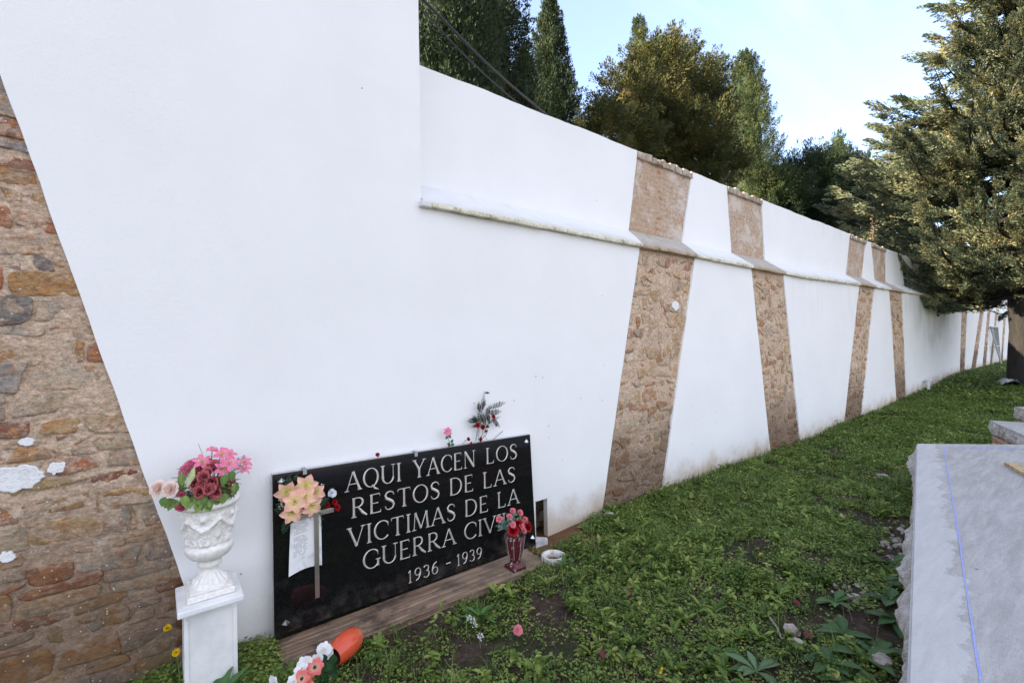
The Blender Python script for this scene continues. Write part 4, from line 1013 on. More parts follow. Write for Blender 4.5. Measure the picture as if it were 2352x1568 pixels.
# ------------------------------------------------------------------ lilies on the plaque
def C3(x, y): return (680+x/4.125)*.9074, (1180+y/4.125)*.9074
LB = thing('lily_spray', (.67, PY-.02, .62), 'spray of peach and yellow artificial lilies with ferns fixed over the cross on the plaque', 'bouquet')
r = np.random.default_rng(21)
OUT = unit(np.array([-.15, -1, .12]))
for x, y, dep, s in ((185, 250, -.035, 1.0), (385, 195, -.045, 1.05), (275, 365, -.055, 1.05), (380, 320, -.060, 1.0), (435, 400, -.050, 1.0), (240, 470, -.050, 1.0), (490, 270, -.030, .85)):
    p = at_y(*C3(x, y), PY+dep); q = MB(); lily(q, p, OUT+r.normal(size=3)*.18, .066*s, (.90, .80, .28), (.92, .52, .42), r.uniform(0, 1), 1.05, (.55, .55, .15)); q.build('peach_lily', M_FLOWER, LB)
for x, y, col0, col1, rd, nm in ((660, 280, (.72, .74, .78), (.80, .82, .86), .030, 'white_carnation'), (685, 375, (.20, .004, .006), (.38, .008, .012), .021, 'red_carnation'), (715, 430, (.20, .004, .006), (.38, .008, .012), .021, 'red_carnation'), (612, 405, (.12, .003, .005), (.26, .006, .01), .020, 'red_carnation'), (535, 245, (.5, .06, .22), (.66, .13, .36), .014, 'pink_carnation')):
    p = at_y(*C3(x, y), PY-.035); q = MB(); carnation(q, p, unit(OUT+np.array([.5, 0, .2])), rd, col0, col1, 26, r); q.build(nm, M_FLOWER, LB)
q = MB()
for (x0, y0), (x1, y1), wd in (((240, 260), (200, 100), .026), ((230, 480), (60, 450), .030), ((230, 500), (150, 710), .030), ((500, 420), (640, 330), .028), ((500, 430), (600, 410), .03), ((230, 430), (75, 400), .026), ((330, 150), (260, 105), .02), ((470, 200), (480, 145), .02)):
    a_, b_ = at_y(*C3(x0, y0), PY-.020), at_y(*C3(x1, y1), PY-.022); fern(q, a_, b_-a_, (0, -1, 0.001), np.linalg.norm(b_-a_), wd, (.018, .050, .022), 16, .05, r)
for k in range(16):
    p = at_y(*C3(r.uniform(180, 520), r.uniform(200, 480)), PY-.02); leaf(q, p, unit(np.array([r.normal(), -.1, r.normal()])), (0, -1, 0), .05, .013, np.array((.02, .055, .022))*r.uniform(.7, 1.6), .1)
for (x0, y0), (x1, y1) in (((420, 470), (440, 560)), ((400, 470), (430, 540)), ((540, 480), (560, 650)), ((560, 480), (545, 620)), ((520, 470), (575, 560))):
    add_tube(q, [at_y(*C3(x0, y0), PY-.02), at_y(*C3(x1, y1), PY-.018)], .0012, (.07, .10, .04), 4)
q.build('fern_leaves', M_LEAF, LB)
for x, y in ((140, 350), (130, 415), (545, 200), (525, 330)):
    q = MB(); gyp(q, at_y(*C3(x, y), PY-.025), .018, 14, r); q.build('baby_breath', M_FLOWER, LB)

# ------------------------------------------------------------------ flowers stuck behind the plaque
def C5(x, y): return (1090+x/8.252)*.9074, (970+y/8.252)*.9074
r = np.random.default_rng(31)
RED0, RED1 = (.16, .003, .006), (.34, .006, .012)
base = at_y(*C5(1010, 1230), -.03)
DB = thing('dried_bouquet', base, 'wilted fern bouquet with dark red carnations tucked behind the top of the plaque', 'bouquet')
for x, y, dn in ((1305, 700, (.3, -.8, .5)), (980, 880, (-.3, -.8, .5)), (1095, 915, (-.6, -.6, .4)), (1150, 985, (.2, -.7, -.7)), (1030, 1170, (.5, -.8, .1))):
    p = at_y(*C5(x, y), -.055); q = MB(); carnation(q, p, dn, (.023 if y != 985 else .018), RED0, RED1, 26, r); q.build('red_carnation', M_FLOWER, DB)
q = MB()
for (x0, y0), (x1, y1) in (((960, 1180), (980, 940)), ((1000, 1180), (1020, 900)), ((1060, 1160), (1090, 960)), ((940, 1190), (970, 1000)), ((1080, 1170), (1190, 1020)), ((1080, 1140), (1180, 1010)), ((1010, 1180), (1290, 740)), ((1075, 1000), (1150, 850)), ((985, 1100), (1060, 400)), ((1140, 1100), (1180, 1180))):
    P = [at_y(*C5(x0+(x1-x0)*t, y0+(y1-y0)*t), -.045+.01*math.sin(3*t)) for t in np.linspace(0, 1, 5)]; add_tube(q, P, .0016, (.11, .15, .10), 5)
q.build('stems', M_PLAIN, DB)
q = MB(); DRY = (.016, .022, .009)
for (x0, y0), (x1, y1), wd, dr in (((1060, 620), (1130, 190), .022, .05), ((1130, 190), (1230, 200), .012, .5), ((1240, 520), (1540, 400), .030, -.25), ((1200, 620), (1470, 590), .030, .1), ((1010, 760), (800, 790), .028, .35), ((1290, 740), (1440, 900), .026, .1), ((1150, 700), (1250, 470), .026, .1), ((1050, 900), (1010, 560), .03, .1), ((1180, 850), (1450, 700), .02, .2), ((1030, 600), (1010, 400), .024, .1), ((1080, 560), (1140, 360), .024, .0), ((1150, 880), (1080, 620), .03, .05), ((1230, 830), (1200, 640), .024, .0), ((1000, 870), (870, 910), .018, .2), ((990, 860), (900, 680), .024, .2), ((1180, 860), (1200, 920), .02, .2)):
    a_, b_ = at_y(*C5(x0, y0), -.045), at_y(*C5(x1, y1), -.055); fern(q, a_, b_-a_, (0, -1, 0.001), np.linalg.norm(b_-a_)*1.05, wd*1.0, np.array(DRY)*r.uniform(.7, 1.3), 11, dr*.3, r)
q.build('wilted_fern', M_LEAF, DB)
p = at_y(*C5(345, 1010), -.05); b_ = at_y(*C5(420, 1320), -.03)
PLI = thing('pink_lily_stem', b_, 'single pink lily on a leafy green stem standing behind the plaque top', 'flower')
q = MB(); lily(q, p, (-.1, -1, .25), .036, (.78, .34, .38), (.80, .20, .38), .3, 1.0); q.build('bloom', M_FLOWER, PLI)
q = MB(); add_tube(q, [p+[0, .01, 0], at_y(*C5(380, 1180), -.04), b_], .0018, (.07, .13, .05), 5); q.build('stem', M_PLAIN, PLI)
q = MB()
for x, y, d_ in ((370, 1080, (.5, -.2, -.6)), (350, 1090, (-.5, -.2, -.7)), (420, 1240, (.6, -.2, .8)), (410, 1260, (-1, -.2, .15)), (420, 1290, (1, -.2, .3)), (400, 1250, (-.4, -.2, -.6))):
    leaf(q, at_y(*C5(x, y), -.045), d_, (0, -1, .2), .030, .011, (.045, .105, .035), .1)
q.build('leaves', M_LEAF, PLI)
p = at_y(*C5(785, 1165), -.055)
CR = thing('carnation_pair', at_y(*C5(830, 1260), -.05), 'two small red carnations lying together on the top edge of the plaque', 'flower')
q = MB(); carnation(q, p, (.2, -.9, .4), .017, RED0, RED1, 26, r); q.build('bloom', M_FLOWER, CR)
q = MB(); carnation(q, at_y(*C5(838, 1250), -.062), (.4, -.9, .1), .014, RED0, RED1, 26, r); q.build('bloom', M_FLOWER, CR)
q = MB(); add_tube(q, [p+[0, .02, -.01], at_y(*C5(720, 1200), -.04), at_y(*C5(670, 1270), -.03)], .0017, (.20, .22, .12), 5); add_tube(q, [at_y(*C5(720, 1200), -.04), at_y(*C5(745, 1190), -.045)], .004, (.25, .25, .12), 5); q.build('stem', M_PLAIN, CR)
p = at_y(867, 1044, -.055); RC = thing('red_carnation', p, 'lone small dark red carnation head resting on the plaque top near the first word', 'flower')
q = MB(); carnation(q, p, (-.1, -.9, .4), .016, RED0, RED1, 26, r); q.build('bloom', M_FLOWER, RC)
q = MB(); add_tube(q, [p, p+[.01, .02, -.02]], .002, (.1, .14, .06), 5); q.build('stem', M_PLAIN, RC)
q = MB(); add_tube(q, [at_y(*C5(1290, 1185), -.03), at_y(*C5(1510, 995), -.02)], [.0024, .0028], (.24, .27, .20), 6)
tag(q.build('cut_stem', M_PLAIN), 'bare pale green cut stem sticking up behind the right end of the plaque', 'stem')
for bx, bz, lb in ((.682, .886, 'clear plastic clip on the plaque top above the lily spray'), (1.395, .876, 'clear plastic clip at the middle of the plaque top edge')):
    q = MB(); add_box(q, (bx-.011, PY-.006, bz-.026), (bx+.011, PY-.001, bz+.004), (.30, .32, .33), 0, .002); add_box(q, (bx-.011, PY-.006, bz+.0045), (bx+.011, PY+.04, bz+.008), (.30, .32, .33), 0, .001)
    tag(q.build('plastic_clip', M_PLAIN, None, False, True), lb, 'clip')

# ------------------------------------------------------------------ plank, vases, pot
mb = MB(); xs_ = np.linspace(.50, 2.31, 60); ys_ = np.linspace(-.385, -.098, 36)
XX, YY = np.meshgrid(xs_, ys_, indexing='ij')
groove = -.006*np.clip(1-np.abs(((YY+.40+.004*np.sin(XX*3)) / .038) % 1.0-.5)/.10, 0, 1)
ZZ = -.022+groove+(fnoise(XX*3, YY*40, 4)-.5)*.004
jx = (fnoise(YY*30, YY*0, 8)-.5)*.05
XXj = XX+jx*np.clip(np.abs(XX-1.4)-.86, 0, .05)/.05
YYj = YY+(fnoise(XX*6, XX*0, 14)-.5)*.02*(YY < -.37)
P = np.stack([XXj, YYj, ZZ], -1); mb.add(P, grid_faces(60, 36))
for E_ in (P[:, 0], P[::-1, -1], P[0, ::-1], P[-1, :]):
    lo = E_.copy(); lo[:, 2] -= .045; mb.add(np.stack([lo, E_]), grid_faces(2, len(E_)))
tag(mb.build('wooden_plank', M_WOOD), 'weathered grooved brown plank lying on the ground along the foot of the plaque', 'plank')
mb = MB(); add_box(mb, (2.06, -.435, -.07), (2.30, -.392, -.046), (.5, .5, .5), .008, .003)
tag(mb.build('wood_splinter', M_WOOD, None, False), 'broken strip of wood lying at the right front corner of the plank', 'wood')

VB = np.array([2.055, -.285, -.022])
VS = thing('burgundy_vase', VB, 'chipped burgundy faceted vase standing on the right end of the plank', 'vase')
prof = [(.0, .0), (.064, .0), (.066, .012), (.060, .022), (.048, .030), (.040, .042), (.038, .055), (.046, .075), (.058, .12), (.066, .17), (.072, .215), (.076, .235), (.079, .242), (.076, .246), (.068, .243), (.062, .2), (.0, .17)]
mb = MB(); A8 = 8
def vfn(A, z, r_): return r_*(1-.07*(1-np.abs(np.cos(4*A)))+.0)*(np.where(z < .03, 1/np.maximum(np.abs(np.cos(((A+np.pi/4) % (np.pi/2))-np.pi/4)), .76)*.93, 1))
add_lathe(mb, VB, prof, 64, fn=vfn); mb.build('body', M_BURG, VS)
mb = MB()
for a_ in np.arange(8)*math.pi/4:
    P = [[VB[0]+(rr*1.012)*math.cos(a_), VB[1]+(rr*1.012)*math.sin(a_), VB[2]+zz_] for rr, zz_ in prof[7:12]]; add_tube(mb, P, .0022, (.40, .32, .29), 5)
mb.build('worn_rib', M_PLAIN, VS)
def C6(x, y): return (1240+x/6.818)*.9074, (1230+y/6.818)*.9074
VQ = thing('carnation_bouquet', VB+[0, 0, .20], 'pink and red carnations with grey green leaves in the burgundy vase', 'bouquet'); r = np.random.default_rng(41)
for x, y, dep in ((395, 430, .0), (515, 460, .0), (335, 530, -.02), (165, 570, -.02), (600, 575, -.02), (390, 665, -.05), (545, 700, -.06), (560, 630, -.03), (580, 770, -.06)):
    p = at_y(*C6(x, y), VB[1]+dep); q = MB(); carnation(q, p, unit(np.array([(x-450)/400, -.7, .6])), .028, (.62, .13, .16), (.80, .27, .30), 24, r); add_tube(q, [p, [VB[0], VB[1], VB[2]+.2]], .0016, (.10, .17, .12), 4); q.build('pink_carnation', M_FLOWER, VQ)
for x, y, dep in ((480, 655, -.04), (650, 690, -.045), (400, 760, -.055)):
    p = at_y(*C6(x, y), VB[1]+dep); q = MB(); rose(q, p, unit(np.array([(x-450)/500, -.8, .4])), .036, (.24, .004, .008), (.36, .008, .012), r); q.build('red_rose', M_FLOWER, VQ)
q = MB()
for x, y in ((200, 650), (170, 690), (260, 680), (230, 600), (300, 600), (390, 510), (400, 590), (480, 560), (500, 590), (470, 800), (640, 770), (350, 560), (440, 480), (620, 640)):
    for j in range(7):
        p = at_y(*C6(x+r.uniform(-25, 25), y+r.uniform(-25, 25)), VB[1]-.015+r.uniform(-.03, .02)); leaf(q, p, unit(np.array([r.normal(), r.normal()*.5-.2, r.normal()*.8])), CAMDIR, .028, .007, np.array((.10, .19, .15))*r.uniform(.6, 1.3), .2)
for x, y in ((190, 700), (270, 720), (320, 640)): leaf(q, at_y(*C6(x, y-40), VB[1]-.02), (.1, -.4, -1), CAMDIR, .038, .016, (.10, .18, .13), .2)
q.build('leaves', M_LEAF, VQ)

RP = at_z(1271, 1290, -.05)
mb = MB(); add_lathe(mb, (RP[0], RP[1], -.07), [(.093, -.02), (.093, .068), (.090, .075), (.083, .078), (.070, .075), (.066, .070), (.063, .06), (.063, .028)], 48, (.7, .7, .7))
RG = thing('round_pot', (RP[0], RP[1], -.07), 'white round thick rimmed pot sunk in weeds beside the plank end', 'pot'); mb.build('rim', M_WHITEPLASTIC, RG)
mb = MB(); add_lathe(mb, (RP[0], RP[1], -.07), [(.0635, .03), (.04, .036), (0, .032)], 24, (.11, .07, .04)); mb.build('soil_fill', M_PLAIN, RG)
oc = at_z(1247, 1237, .0)
mb = MB(); V = [[oc[0]-.09, oc[1]+.06, -.0], [oc[0]-.02, oc[1]+.08, -.0], [oc[0]+.045, oc[1]+.0, -.0], [oc[0]+.03, oc[1]-.025, -.0], [oc[0]-.09, oc[1]-.02, -.0]]; V += [[v[0], v[1], -.05] for v in V]
mb.add(V, [[0, 4, 3, 2, 1]]+[[k, (k+1) % 5, 5+(k+1) % 5, 5+k] for k in range(5)]); tag(mb.build('marble_offcut', M_OFFCUT, None, False), 'pale wedge of marble offcut lying at the right foot of the plaque', 'stone')

def C4(x, y): return (640+x/7.35)*.9074, (1560+y/7.35)*.9074
tipo = at_y(*C4(1980, 300), -.40); mouth = at_y(*C4(1480, 760), -.52)
ax = unit(tipo-mouth); Lv = float(np.linalg.norm(tipo-mouth))*1.0
OV = thing('orange_vase', (mouth+tipo)/2-[0, 0, .06], 'orange glazed teardrop vase lying on its side against the plank', 'vase')
prof = [(.0, 1.0), (.018, .99), (.034, .95), (.046, .87), (.056, .74), (.0615, .58), (.062, .42), (.058, .24), (.052, .10), (.048, .02), (.047, 0.0), (.043, .0), (.042, .05), (.045, .2), (.04, .5), (0, .6)]
u_, v_, n_ = frame(ax); n = 40; a_ = np.linspace(0, 2*np.pi, n, endpoint=False)
V = np.array([[mouth+ax*Lv*t+(u_*math.cos(q_)+v_*math.sin(q_))*rr*1.06 for rr, t in prof] for q_ in a_])
mb = MB(); mb.add(V[:, :11], grid_faces(n, 11, True)); mb.build('body', M_ORANGE, OV)
mb = MB(); mb.add(V[:, 10:], grid_faces(n, len(prof)-10, True), (.10, .035, .02)); mb.build('mouth', M_PLAIN, OV)
OB = thing('spilled_bouquet', mouth-[0, 0, .05], 'white orchids and coral anemones with dark leaves spilling from the orange vase', 'bouquet'); r = np.random.default_rng(51)
toc = unit(EYE-mouth)
for x, y, dep, s in ((1330, 600, -.56, .036), (960, 860, -.62, .036), (1190, 800, -.60, .03), (900, 990, -.64, .036), (740, 1210, -.68, .030), (410, 1215, -.72, .034), (1420, 680, -.56, .03)):
    q = MB(); orchid(q, at_y(*C4(x, y), dep), unit(toc+r.normal(size=3)*.35), s, r.uniform(-.6, .9)); q.build('white_orchid', M_FLOWER, OB)
for x, y, dep, s in ((1150, 945, -.64, .040), (920, 1150, -.68, .038), (1010, 1260, -.69, .034)):
    q = MB(); anemone(q, at_y(*C4(x, y), dep), unit(toc+r.normal(size=3)*.25), s, (.60, .52, .33), (.80, .19, .17), r); q.build('coral_anemone', M_FLOWER, OB)
q = MB()
for x, y, d_ in ((1270, 700, (.15, 0, -1)), (1500, 690, (-.3, 0, -1)), (1370, 850, (.5, 0, -.8)), (1460, 900, (.2, 0, -1)), (1330, 820, (-.5, 0, -.8)), (1300, 1050, (.3, 0, -.8)), (1230, 1120, (0, 0, -1)), (1400, 1040, (.6, 0, -.5))):
    leaf(q, at_y(*C4(x, y), -.59), unit(np.array(d_)+c_r*.2), toc, .058, .022, (.028, .075, .028), .15)
for x, y, dep in ((1330, 620, -.555), (960, 880, -.615), (1150, 960, -.63), (920, 1150, -.67)):
    P0 = at_y(*C4(x, y), dep); P1 = mouth+ax*.04; add_tube(q, [P0, (P0+P1)/2-[0, 0, .015], P1], .0018, (.05, .10, .035), 5)
q.build('leaves', M_LEAF, OB)

# ------------------------------------------------------------------ cables over the wall
def cable(pts, rad, name, label):
    P = [at_y(px, py, Y) for px, py, Y in pts]; P = np.array(P)
    t = np.linspace(0, 1, len(P)); tt = np.linspace(0, 1, 40)
    Q = np.stack([np.interp(tt, t, P[:, k]) for k in range(3)], 1)
    for _ in range(30): Q[1:-1] = (Q[:-2]+2*Q[1:-1]+Q[2:])/4
    q = MB(); add_tube(q, Q, rad, (.02, .02, .02), 8); tag(q.build(name, M_CABLE), label, 'cable', 'cables behind the wall')
cable([(905, -60, .78), (975, 0, .80), (1080, 112, .86), (1180, 205, .92), (1262, 268, .97), (1330, 330, 1.0)], .0135, 'power_cable', 'thicker black cable sagging from behind the tall block down over the wall top')
cable([(900, -40, .80), (965, 18, .84), (1050, 112, .90), (1120, 180, .96), (1190, 238, 1.0), (1250, 290, 1.03)], .008, 'power_cable', 'thinner black cable sagging just left of the thicker one over the wall top')

# ------------------------------------------------------------------ far objects
pb = at_y(2132, 886, -.12); pt = at_y(2132, 864, -.12)
mb = MB(); zg_ = float(gz(pb[0], -.12)); P = [[pb[0], -.12, zg_-.05], [pb[0], -.12, zg_+.16], [pb[0], -.12, zg_+.22], [pb[0]+.06, -.12, zg_+.26], [pb[0]+.40, -.10, zg_+.27]]
add_tube(mb, P, .035, (.6, .6, .6), 10); tag(mb.build('elbow_pipe', M_PIPE), 'short pale elbow pipe rising from the soil at the far foot of the wall', 'pipe')
ga = at_z(2301, 841, .40); gb = ga+np.array([1.9, .22, 0])
gt0 = np.array([28.4, -.06, 1.97]); 
GT = thing('mesh_panel', (ga+gb)/2, 'galvanised wire mesh gate panel leaning on the far end of the white wall', 'gate')
W0, W1, W2, W3 = ga, gb, gb+np.array([-.2, (-.05-gb[1]), 1.62]), ga+np.array([-.2, (-.05-ga[1]), 1.62])
for a_, b_ in ((W0, W1), (W1, W2), (W2, W3), (W3, W0), ((W0+W3)/2, (W1+W2)/2)):
    q = MB(); add_tube(q, [a_, b_], .028, (.4, .4, .4), 8); q.build('frame_bar', M_GALV, GT)
q = MB()
for t in np.linspace(.04, .96, 22):
    add_tube(q, [W0+(W1-W0)*t, W3+(W2-W3)*t], .004, (.4, .4, .4), 3, False); add_tube(q, [W0+(W3-W0)*t, W1+(W2-W1)*t], .004, (.4, .4, .4), 3, False)
q.build('wire_mesh', M_GALV, GT)
bp = at_z(2318, 889, .30)
mb = MB(); nn = 14; U, Vv = np.meshgrid(np.linspace(-1, 1, nn), np.linspace(-1, 1, 8), indexing='ij')
mb.add(np.stack([bp[0]+U*.38, bp[1]+Vv*.18+.1*U, float(lift(bp[0]))+.10+.22*fnoise(U*3, Vv*3, 4)*(1-Vv**2)], -1), grid_faces(nn, 8), (.36, .37, .38))
tag(mb.build('plastic_sheet', M_PLAIN, None, False), 'crumpled pale plastic sheet lying on the grass near the big tree trunk', 'sheet')

# ------------------------------------------------------------------ trees
FOL = 2.0
def rvec(n, r): return unit(r.normal(size=(n, 3)))
def sprays(mb, P, D, L, W, r, bend=.15):
    n = len(P); D = unit(D); S = unit(np.cross(D, rvec(n, r))); Nn = np.cross(S, D)
    L = np.asarray(L)[:, None]; W = np.asarray(W)[:, None]
    V = np.stack([P, P+D*L*.45+S*W+Nn*L*bend, P+D*L, P+D*L*.45-S*W+Nn*L*bend], 1)
    mb.add(V.reshape(-1, 3), np.arange(n*4).reshape(n, 4), (.06, .09, .03))
def tufts(mb, C, D, length, rad, k, r, sl=(.07, .16), sw=.20, spread=.75):
    k = int(k*FOL); sl = (sl[0]*.62, sl[1]*.62)
    """flame-shaped foliage tufts: C centres, D axes"""
    n = len(C); D = unit(D)
    s = r.uniform(0, 1, (n, k)); off = rvec(n*k, r).reshape(n, k, 3)
    rr = rad[:, None]*(np.sin(np.pi*np.clip(s*.85+.12, 0, 1)))*r.uniform(.2, 1, (n, k))
    P = C[:, None]+D[:, None]*(length[:, None]*s)[..., None]+off*rr[..., None]
    d = D[:, None]+off*spread*(1.1-.6*s[..., None])
    L = r.uniform(*sl, n*k)
    sprays(mb, P.reshape(-1, 3), d.reshape(-1, 3), L, L*sw*r.uniform(.6, 1.2, n*k), r)
def trunk(mb, x, y, z0, z1, r0, r1, r, wob=.1, n=14):
    z = np.linspace(z0, z1, n); P = np.stack([x+(fnoise(z*.6, z*0, int(x*7) % 50)-.5)*wob, y+(fnoise(z*.6, z*0+5, int(x*7) % 50)-.5)*wob, z], 1)
    rad = np.linspace(r0, r1, n); rad[0] *= 1.2; rad[1] *= 1.05; add_tube(mb, P, rad, (.1, .08, .06), 12); return P
def cypress(label, x, y, zt, Rm, mat, seed, ntuft=700, k=42, shape='column', group='cypresses beyond the wall', lump=.25, tl=(.35, .8), sl=(.06, .15), zb=.8):
    r = np.random.default_rng(seed); z0 = float(lift(x))-.1
    T = thing('cypress_tree', (x, y, z0), label, 'tree', group)
    q = MB(); trunk(q, x, y, z0, zt-.8, Rm*.16, .02, r); q.build('trunk', M_BARK, T)
    def rad(t):
        if shape == 'column': return Rm*np.clip((1-t), 0, 1)**.62*np.clip(t*7+.35, 0, 1)
        if shape == 'col2': return Rm*np.clip((1-t), 0, 1)**.42*np.clip(t*7+.35, 0, 1)
        if shape == 'broad': return Rm*np.clip(1-t**2.2, 0, 1)**.75*np.clip(t*6+.4, 0, 1)
        return Rm*np.clip((1-t), 0, 1)**.95*np.clip(t*7+.35, 0, 1)
    q = MB(); t = r.uniform(0, 1, ntuft*4); ntuft = int(ntuft*1.45); keep = r.uniform(0, 1, len(t)) < (rad(t)/Rm*.9+.12); t = t[keep][:ntuft]
    a = r.uniform(0, 2*np.pi, len(t)); lumpn = 1+lump*(fnoise(np.cos(a)*1.6+t*9+seed, np.sin(a)*1.6+t*5, seed)-.5)*2
    rr = rad(t)*lumpn*r.uniform(.42, 1.0, len(t))**.7
    C = np.stack([x+rr*np.cos(a), y+rr*np.sin(a), zb+t*(zt-zb)], 1)
    o = np.stack([np.cos(a), np.sin(a), 0*a], 1)
    D = np.array([0, 0, 1.0])+o*r.uniform(.15, .65, len(t))[:, None]+r.normal(size=(len(t), 3))*.12
    ln = r.uniform(*tl, len(t))*np.clip(rad(t)/Rm+.35, .4, 1)
    tufts(q, C-D*ln[:, None]*.35, D, ln, ln*.34, k, r, sl)
    tp = np.array([[x, y, zt-.5], [x+.05, y, zt-.3], [x-.05, y+.05, zt-.7]]); tufts(q, tp, np.array([[0, 0, 1.0]]*3), np.array([.55, .4, .5]), np.array([.10, .08, .14]), k*2, r, sl)
    # inner mass of foliage
    nz, na = 26, 18; tz = np.linspace(.0, .97, nz); A = np.linspace(0, 2*np.pi, na, endpoint=False)
    rc = rad(tz)[None]*.55*(.75+.5*fnoise(np.cos(A)[:, None]*2+tz[None]*8, np.sin(A)[:, None]*2+tz[None]*3, seed+4))
    q.add(np.stack([x+rc*np.cos(A)[:, None], y+rc*np.sin(A)[:, None], np.repeat((zb+tz*(zt-zb))[None], na, 0)], -1), grid_faces(na, nz, True))
    q.build('crown', mat, T); return T

def tz_at(px, py, Y): return at_y(px, py, Y)
# dark mass at left, top out of frame
p = at_y(1010, 0, 4.6); cypress('big dark cypress filling the gap beside the tall block, top out of frame', p[0], 4.6, 11.5, 1.45, M_CYP, 61, 1500, 44, 'broad', lump=.30)
p = at_y(1120, 60, 5.6); cypress('dark full cypress behind the black cables, second from the tall block', p[0], 5.6, 11.6, 1.35, M_CYP, 62, 1300, 44, 'broad', lump=.35)
p = at_y(1205, 250, 4.8); cypress('low dark cypress shoot between the big cypress and the slender one', p[0], 4.8, p[2]+1.2, .55, M_CYP, 63, 200, 40, 'column')
# added unseen cypress that keeps the left group in shade
p = at_y(560, 0, 7.6); cypress('added tall cypress, unseen behind the tall wall block, shading the left group', p[0], 7.6, 15.5, 1.7, M_CYP, 64, 500, 30, 'broad')
p = at_y(1262, 2, 7.0); cypress('slender dark pointed cypress with its tip at the top of the picture', p[0], 7.0, p[2], 1.7, M_CYP, 65, 1500, 44, 'column', lump=.25)
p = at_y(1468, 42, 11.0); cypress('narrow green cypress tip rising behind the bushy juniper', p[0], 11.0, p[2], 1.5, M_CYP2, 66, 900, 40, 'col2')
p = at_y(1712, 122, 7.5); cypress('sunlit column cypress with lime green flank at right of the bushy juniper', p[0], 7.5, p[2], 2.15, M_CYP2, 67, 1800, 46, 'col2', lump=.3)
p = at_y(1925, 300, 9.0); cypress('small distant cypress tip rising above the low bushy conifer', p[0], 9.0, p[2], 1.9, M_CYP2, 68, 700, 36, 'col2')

def bush_tree(name, label, lumps, base, mat, seed, ntuft, k=44, sl=(.07, .16), tl=(.35, .75), group=None, up=.35):
    r = np.random.default_rng(seed); T = thing(name, base, label, 'tree', group); L = np.array(lumps, float)
    q = MB(); zt = L[:, 2].max(); P = trunk(q, base[0], base[1], base[2], zt-1.2, .22, .05, r, .4)
    for l in L:
        s = P[min(len(P)-1, max(3, int((l[2]-base[2])/(zt-base[2])*len(P)*.7)))]; e = l[:3]
        add_tube(q, [s, (s+e)/2+[0, 0, .25], e], [.09, .06, .02], (.1, .08, .06), 7)
    q.build('trunk', M_BARK, T)
    q = MB(); w_ = L[:, 3]**2; w_ = w_/w_.sum()
    for l, ww in zip(L, w_):
        n = int(1.5*ntuft*ww)+8; d = rvec(n, r); d[:, 2] = d[:, 2]*.9+.1; d = unit(d)
        lump = .72+.5*fnoise(d[:, 0]*2.4+l[0], d[:, 1]*2.4+d[:, 2]*3, seed)
        C = l[:3]+d*(l[3]*lump*r.uniform(.40, 1, n)**.7)[:, None]*np.array([1, 1, l[4]])
        ln = r.uniform(*tl, n); tufts(q, C-d*ln[:, None]*.3, d+np.array([0, 0, up])+r.normal(size=(n, 3))*.25, ln, ln*.36, k, r, sl)
        na, nz = 14, 10; A = np.linspace(0, 2*np.pi, na, endpoint=False); B = np.linspace(.05, np.pi-.05, nz)
        rc = l[3]*.40*(.7+.6*fnoise(np.cos(A)[:, None]*2+B[None]*2, np.sin(A)[:, None]*2+l[0], seed+3))
        q.add(np.stack([l[0]+rc*np.sin(B)*np.cos(A)[:, None], l[1]+rc*np.sin(B)*np.sin(A)[:, None], l[2]+rc*l[4]*np.cos(B)+0*A[:, None]], -1), grid_faces(na, nz, True))
    q.build('crown', mat, T); return T
def lumps_px(Y, items):
    out = []
    for px, py, rpx, asp, dy in items:
        p = at_y(px, py, Y+dy); dep = float((p-EYE)@c_f); out.append((*p, rpx/FPX*dep, asp))
    return out
LJ = lumps_px(6.0, [(1500, 175, 78, 1.0, 0), (1545, 140, 55, 1.0, .4), (1440, 235, 72, 1.0, -.3), (1390, 290, 46, .9, -.6), (1570, 235, 85, 1.0, .3), (1625, 190, 50, 1.0, .6), (1510, 300, 85, 1.0, 0), (1600, 320, 80, 1.0, -.8), (1440, 335, 70, 1.0, -.4), (1570, 390, 85, .9, -.3), (1655, 385, 55, 1.0, -.6), (1640, 260, 48, 1.0, .2), (1360, 300, 30, .8, -.3)])
cj = np.array(LJ)[:, :3].mean(0); bush_tree('juniper_tree', 'wide bushy olive brown juniper standing beyond the wall, lit from the left', LJ, (cj[0], cj[1], 0.1), M_JUN, 71, 1500, 48)
LK = lumps_px(6.5, [(1850, 420, 70, 1.0, 0), (1800, 450, 55, 1.0, -.3), (1905, 400, 60, 1.0, .3), (1950, 430, 70, 1.0, 0), (1860, 500, 75, .8, 0), (1960, 500, 70, 1.0, 0), (1790, 405, 26, 1.0, 1.5)])
cj = np.array(LK)[:, :3].mean(0); bush_tree('conifer_tree', 'low bushy dark green conifer beyond the wall, left of the blue grey conifer', LK, (cj[0], cj[1], 0.2), M_CYP, 72, 1500, 44, (.09, .2), (.5, 1.0))

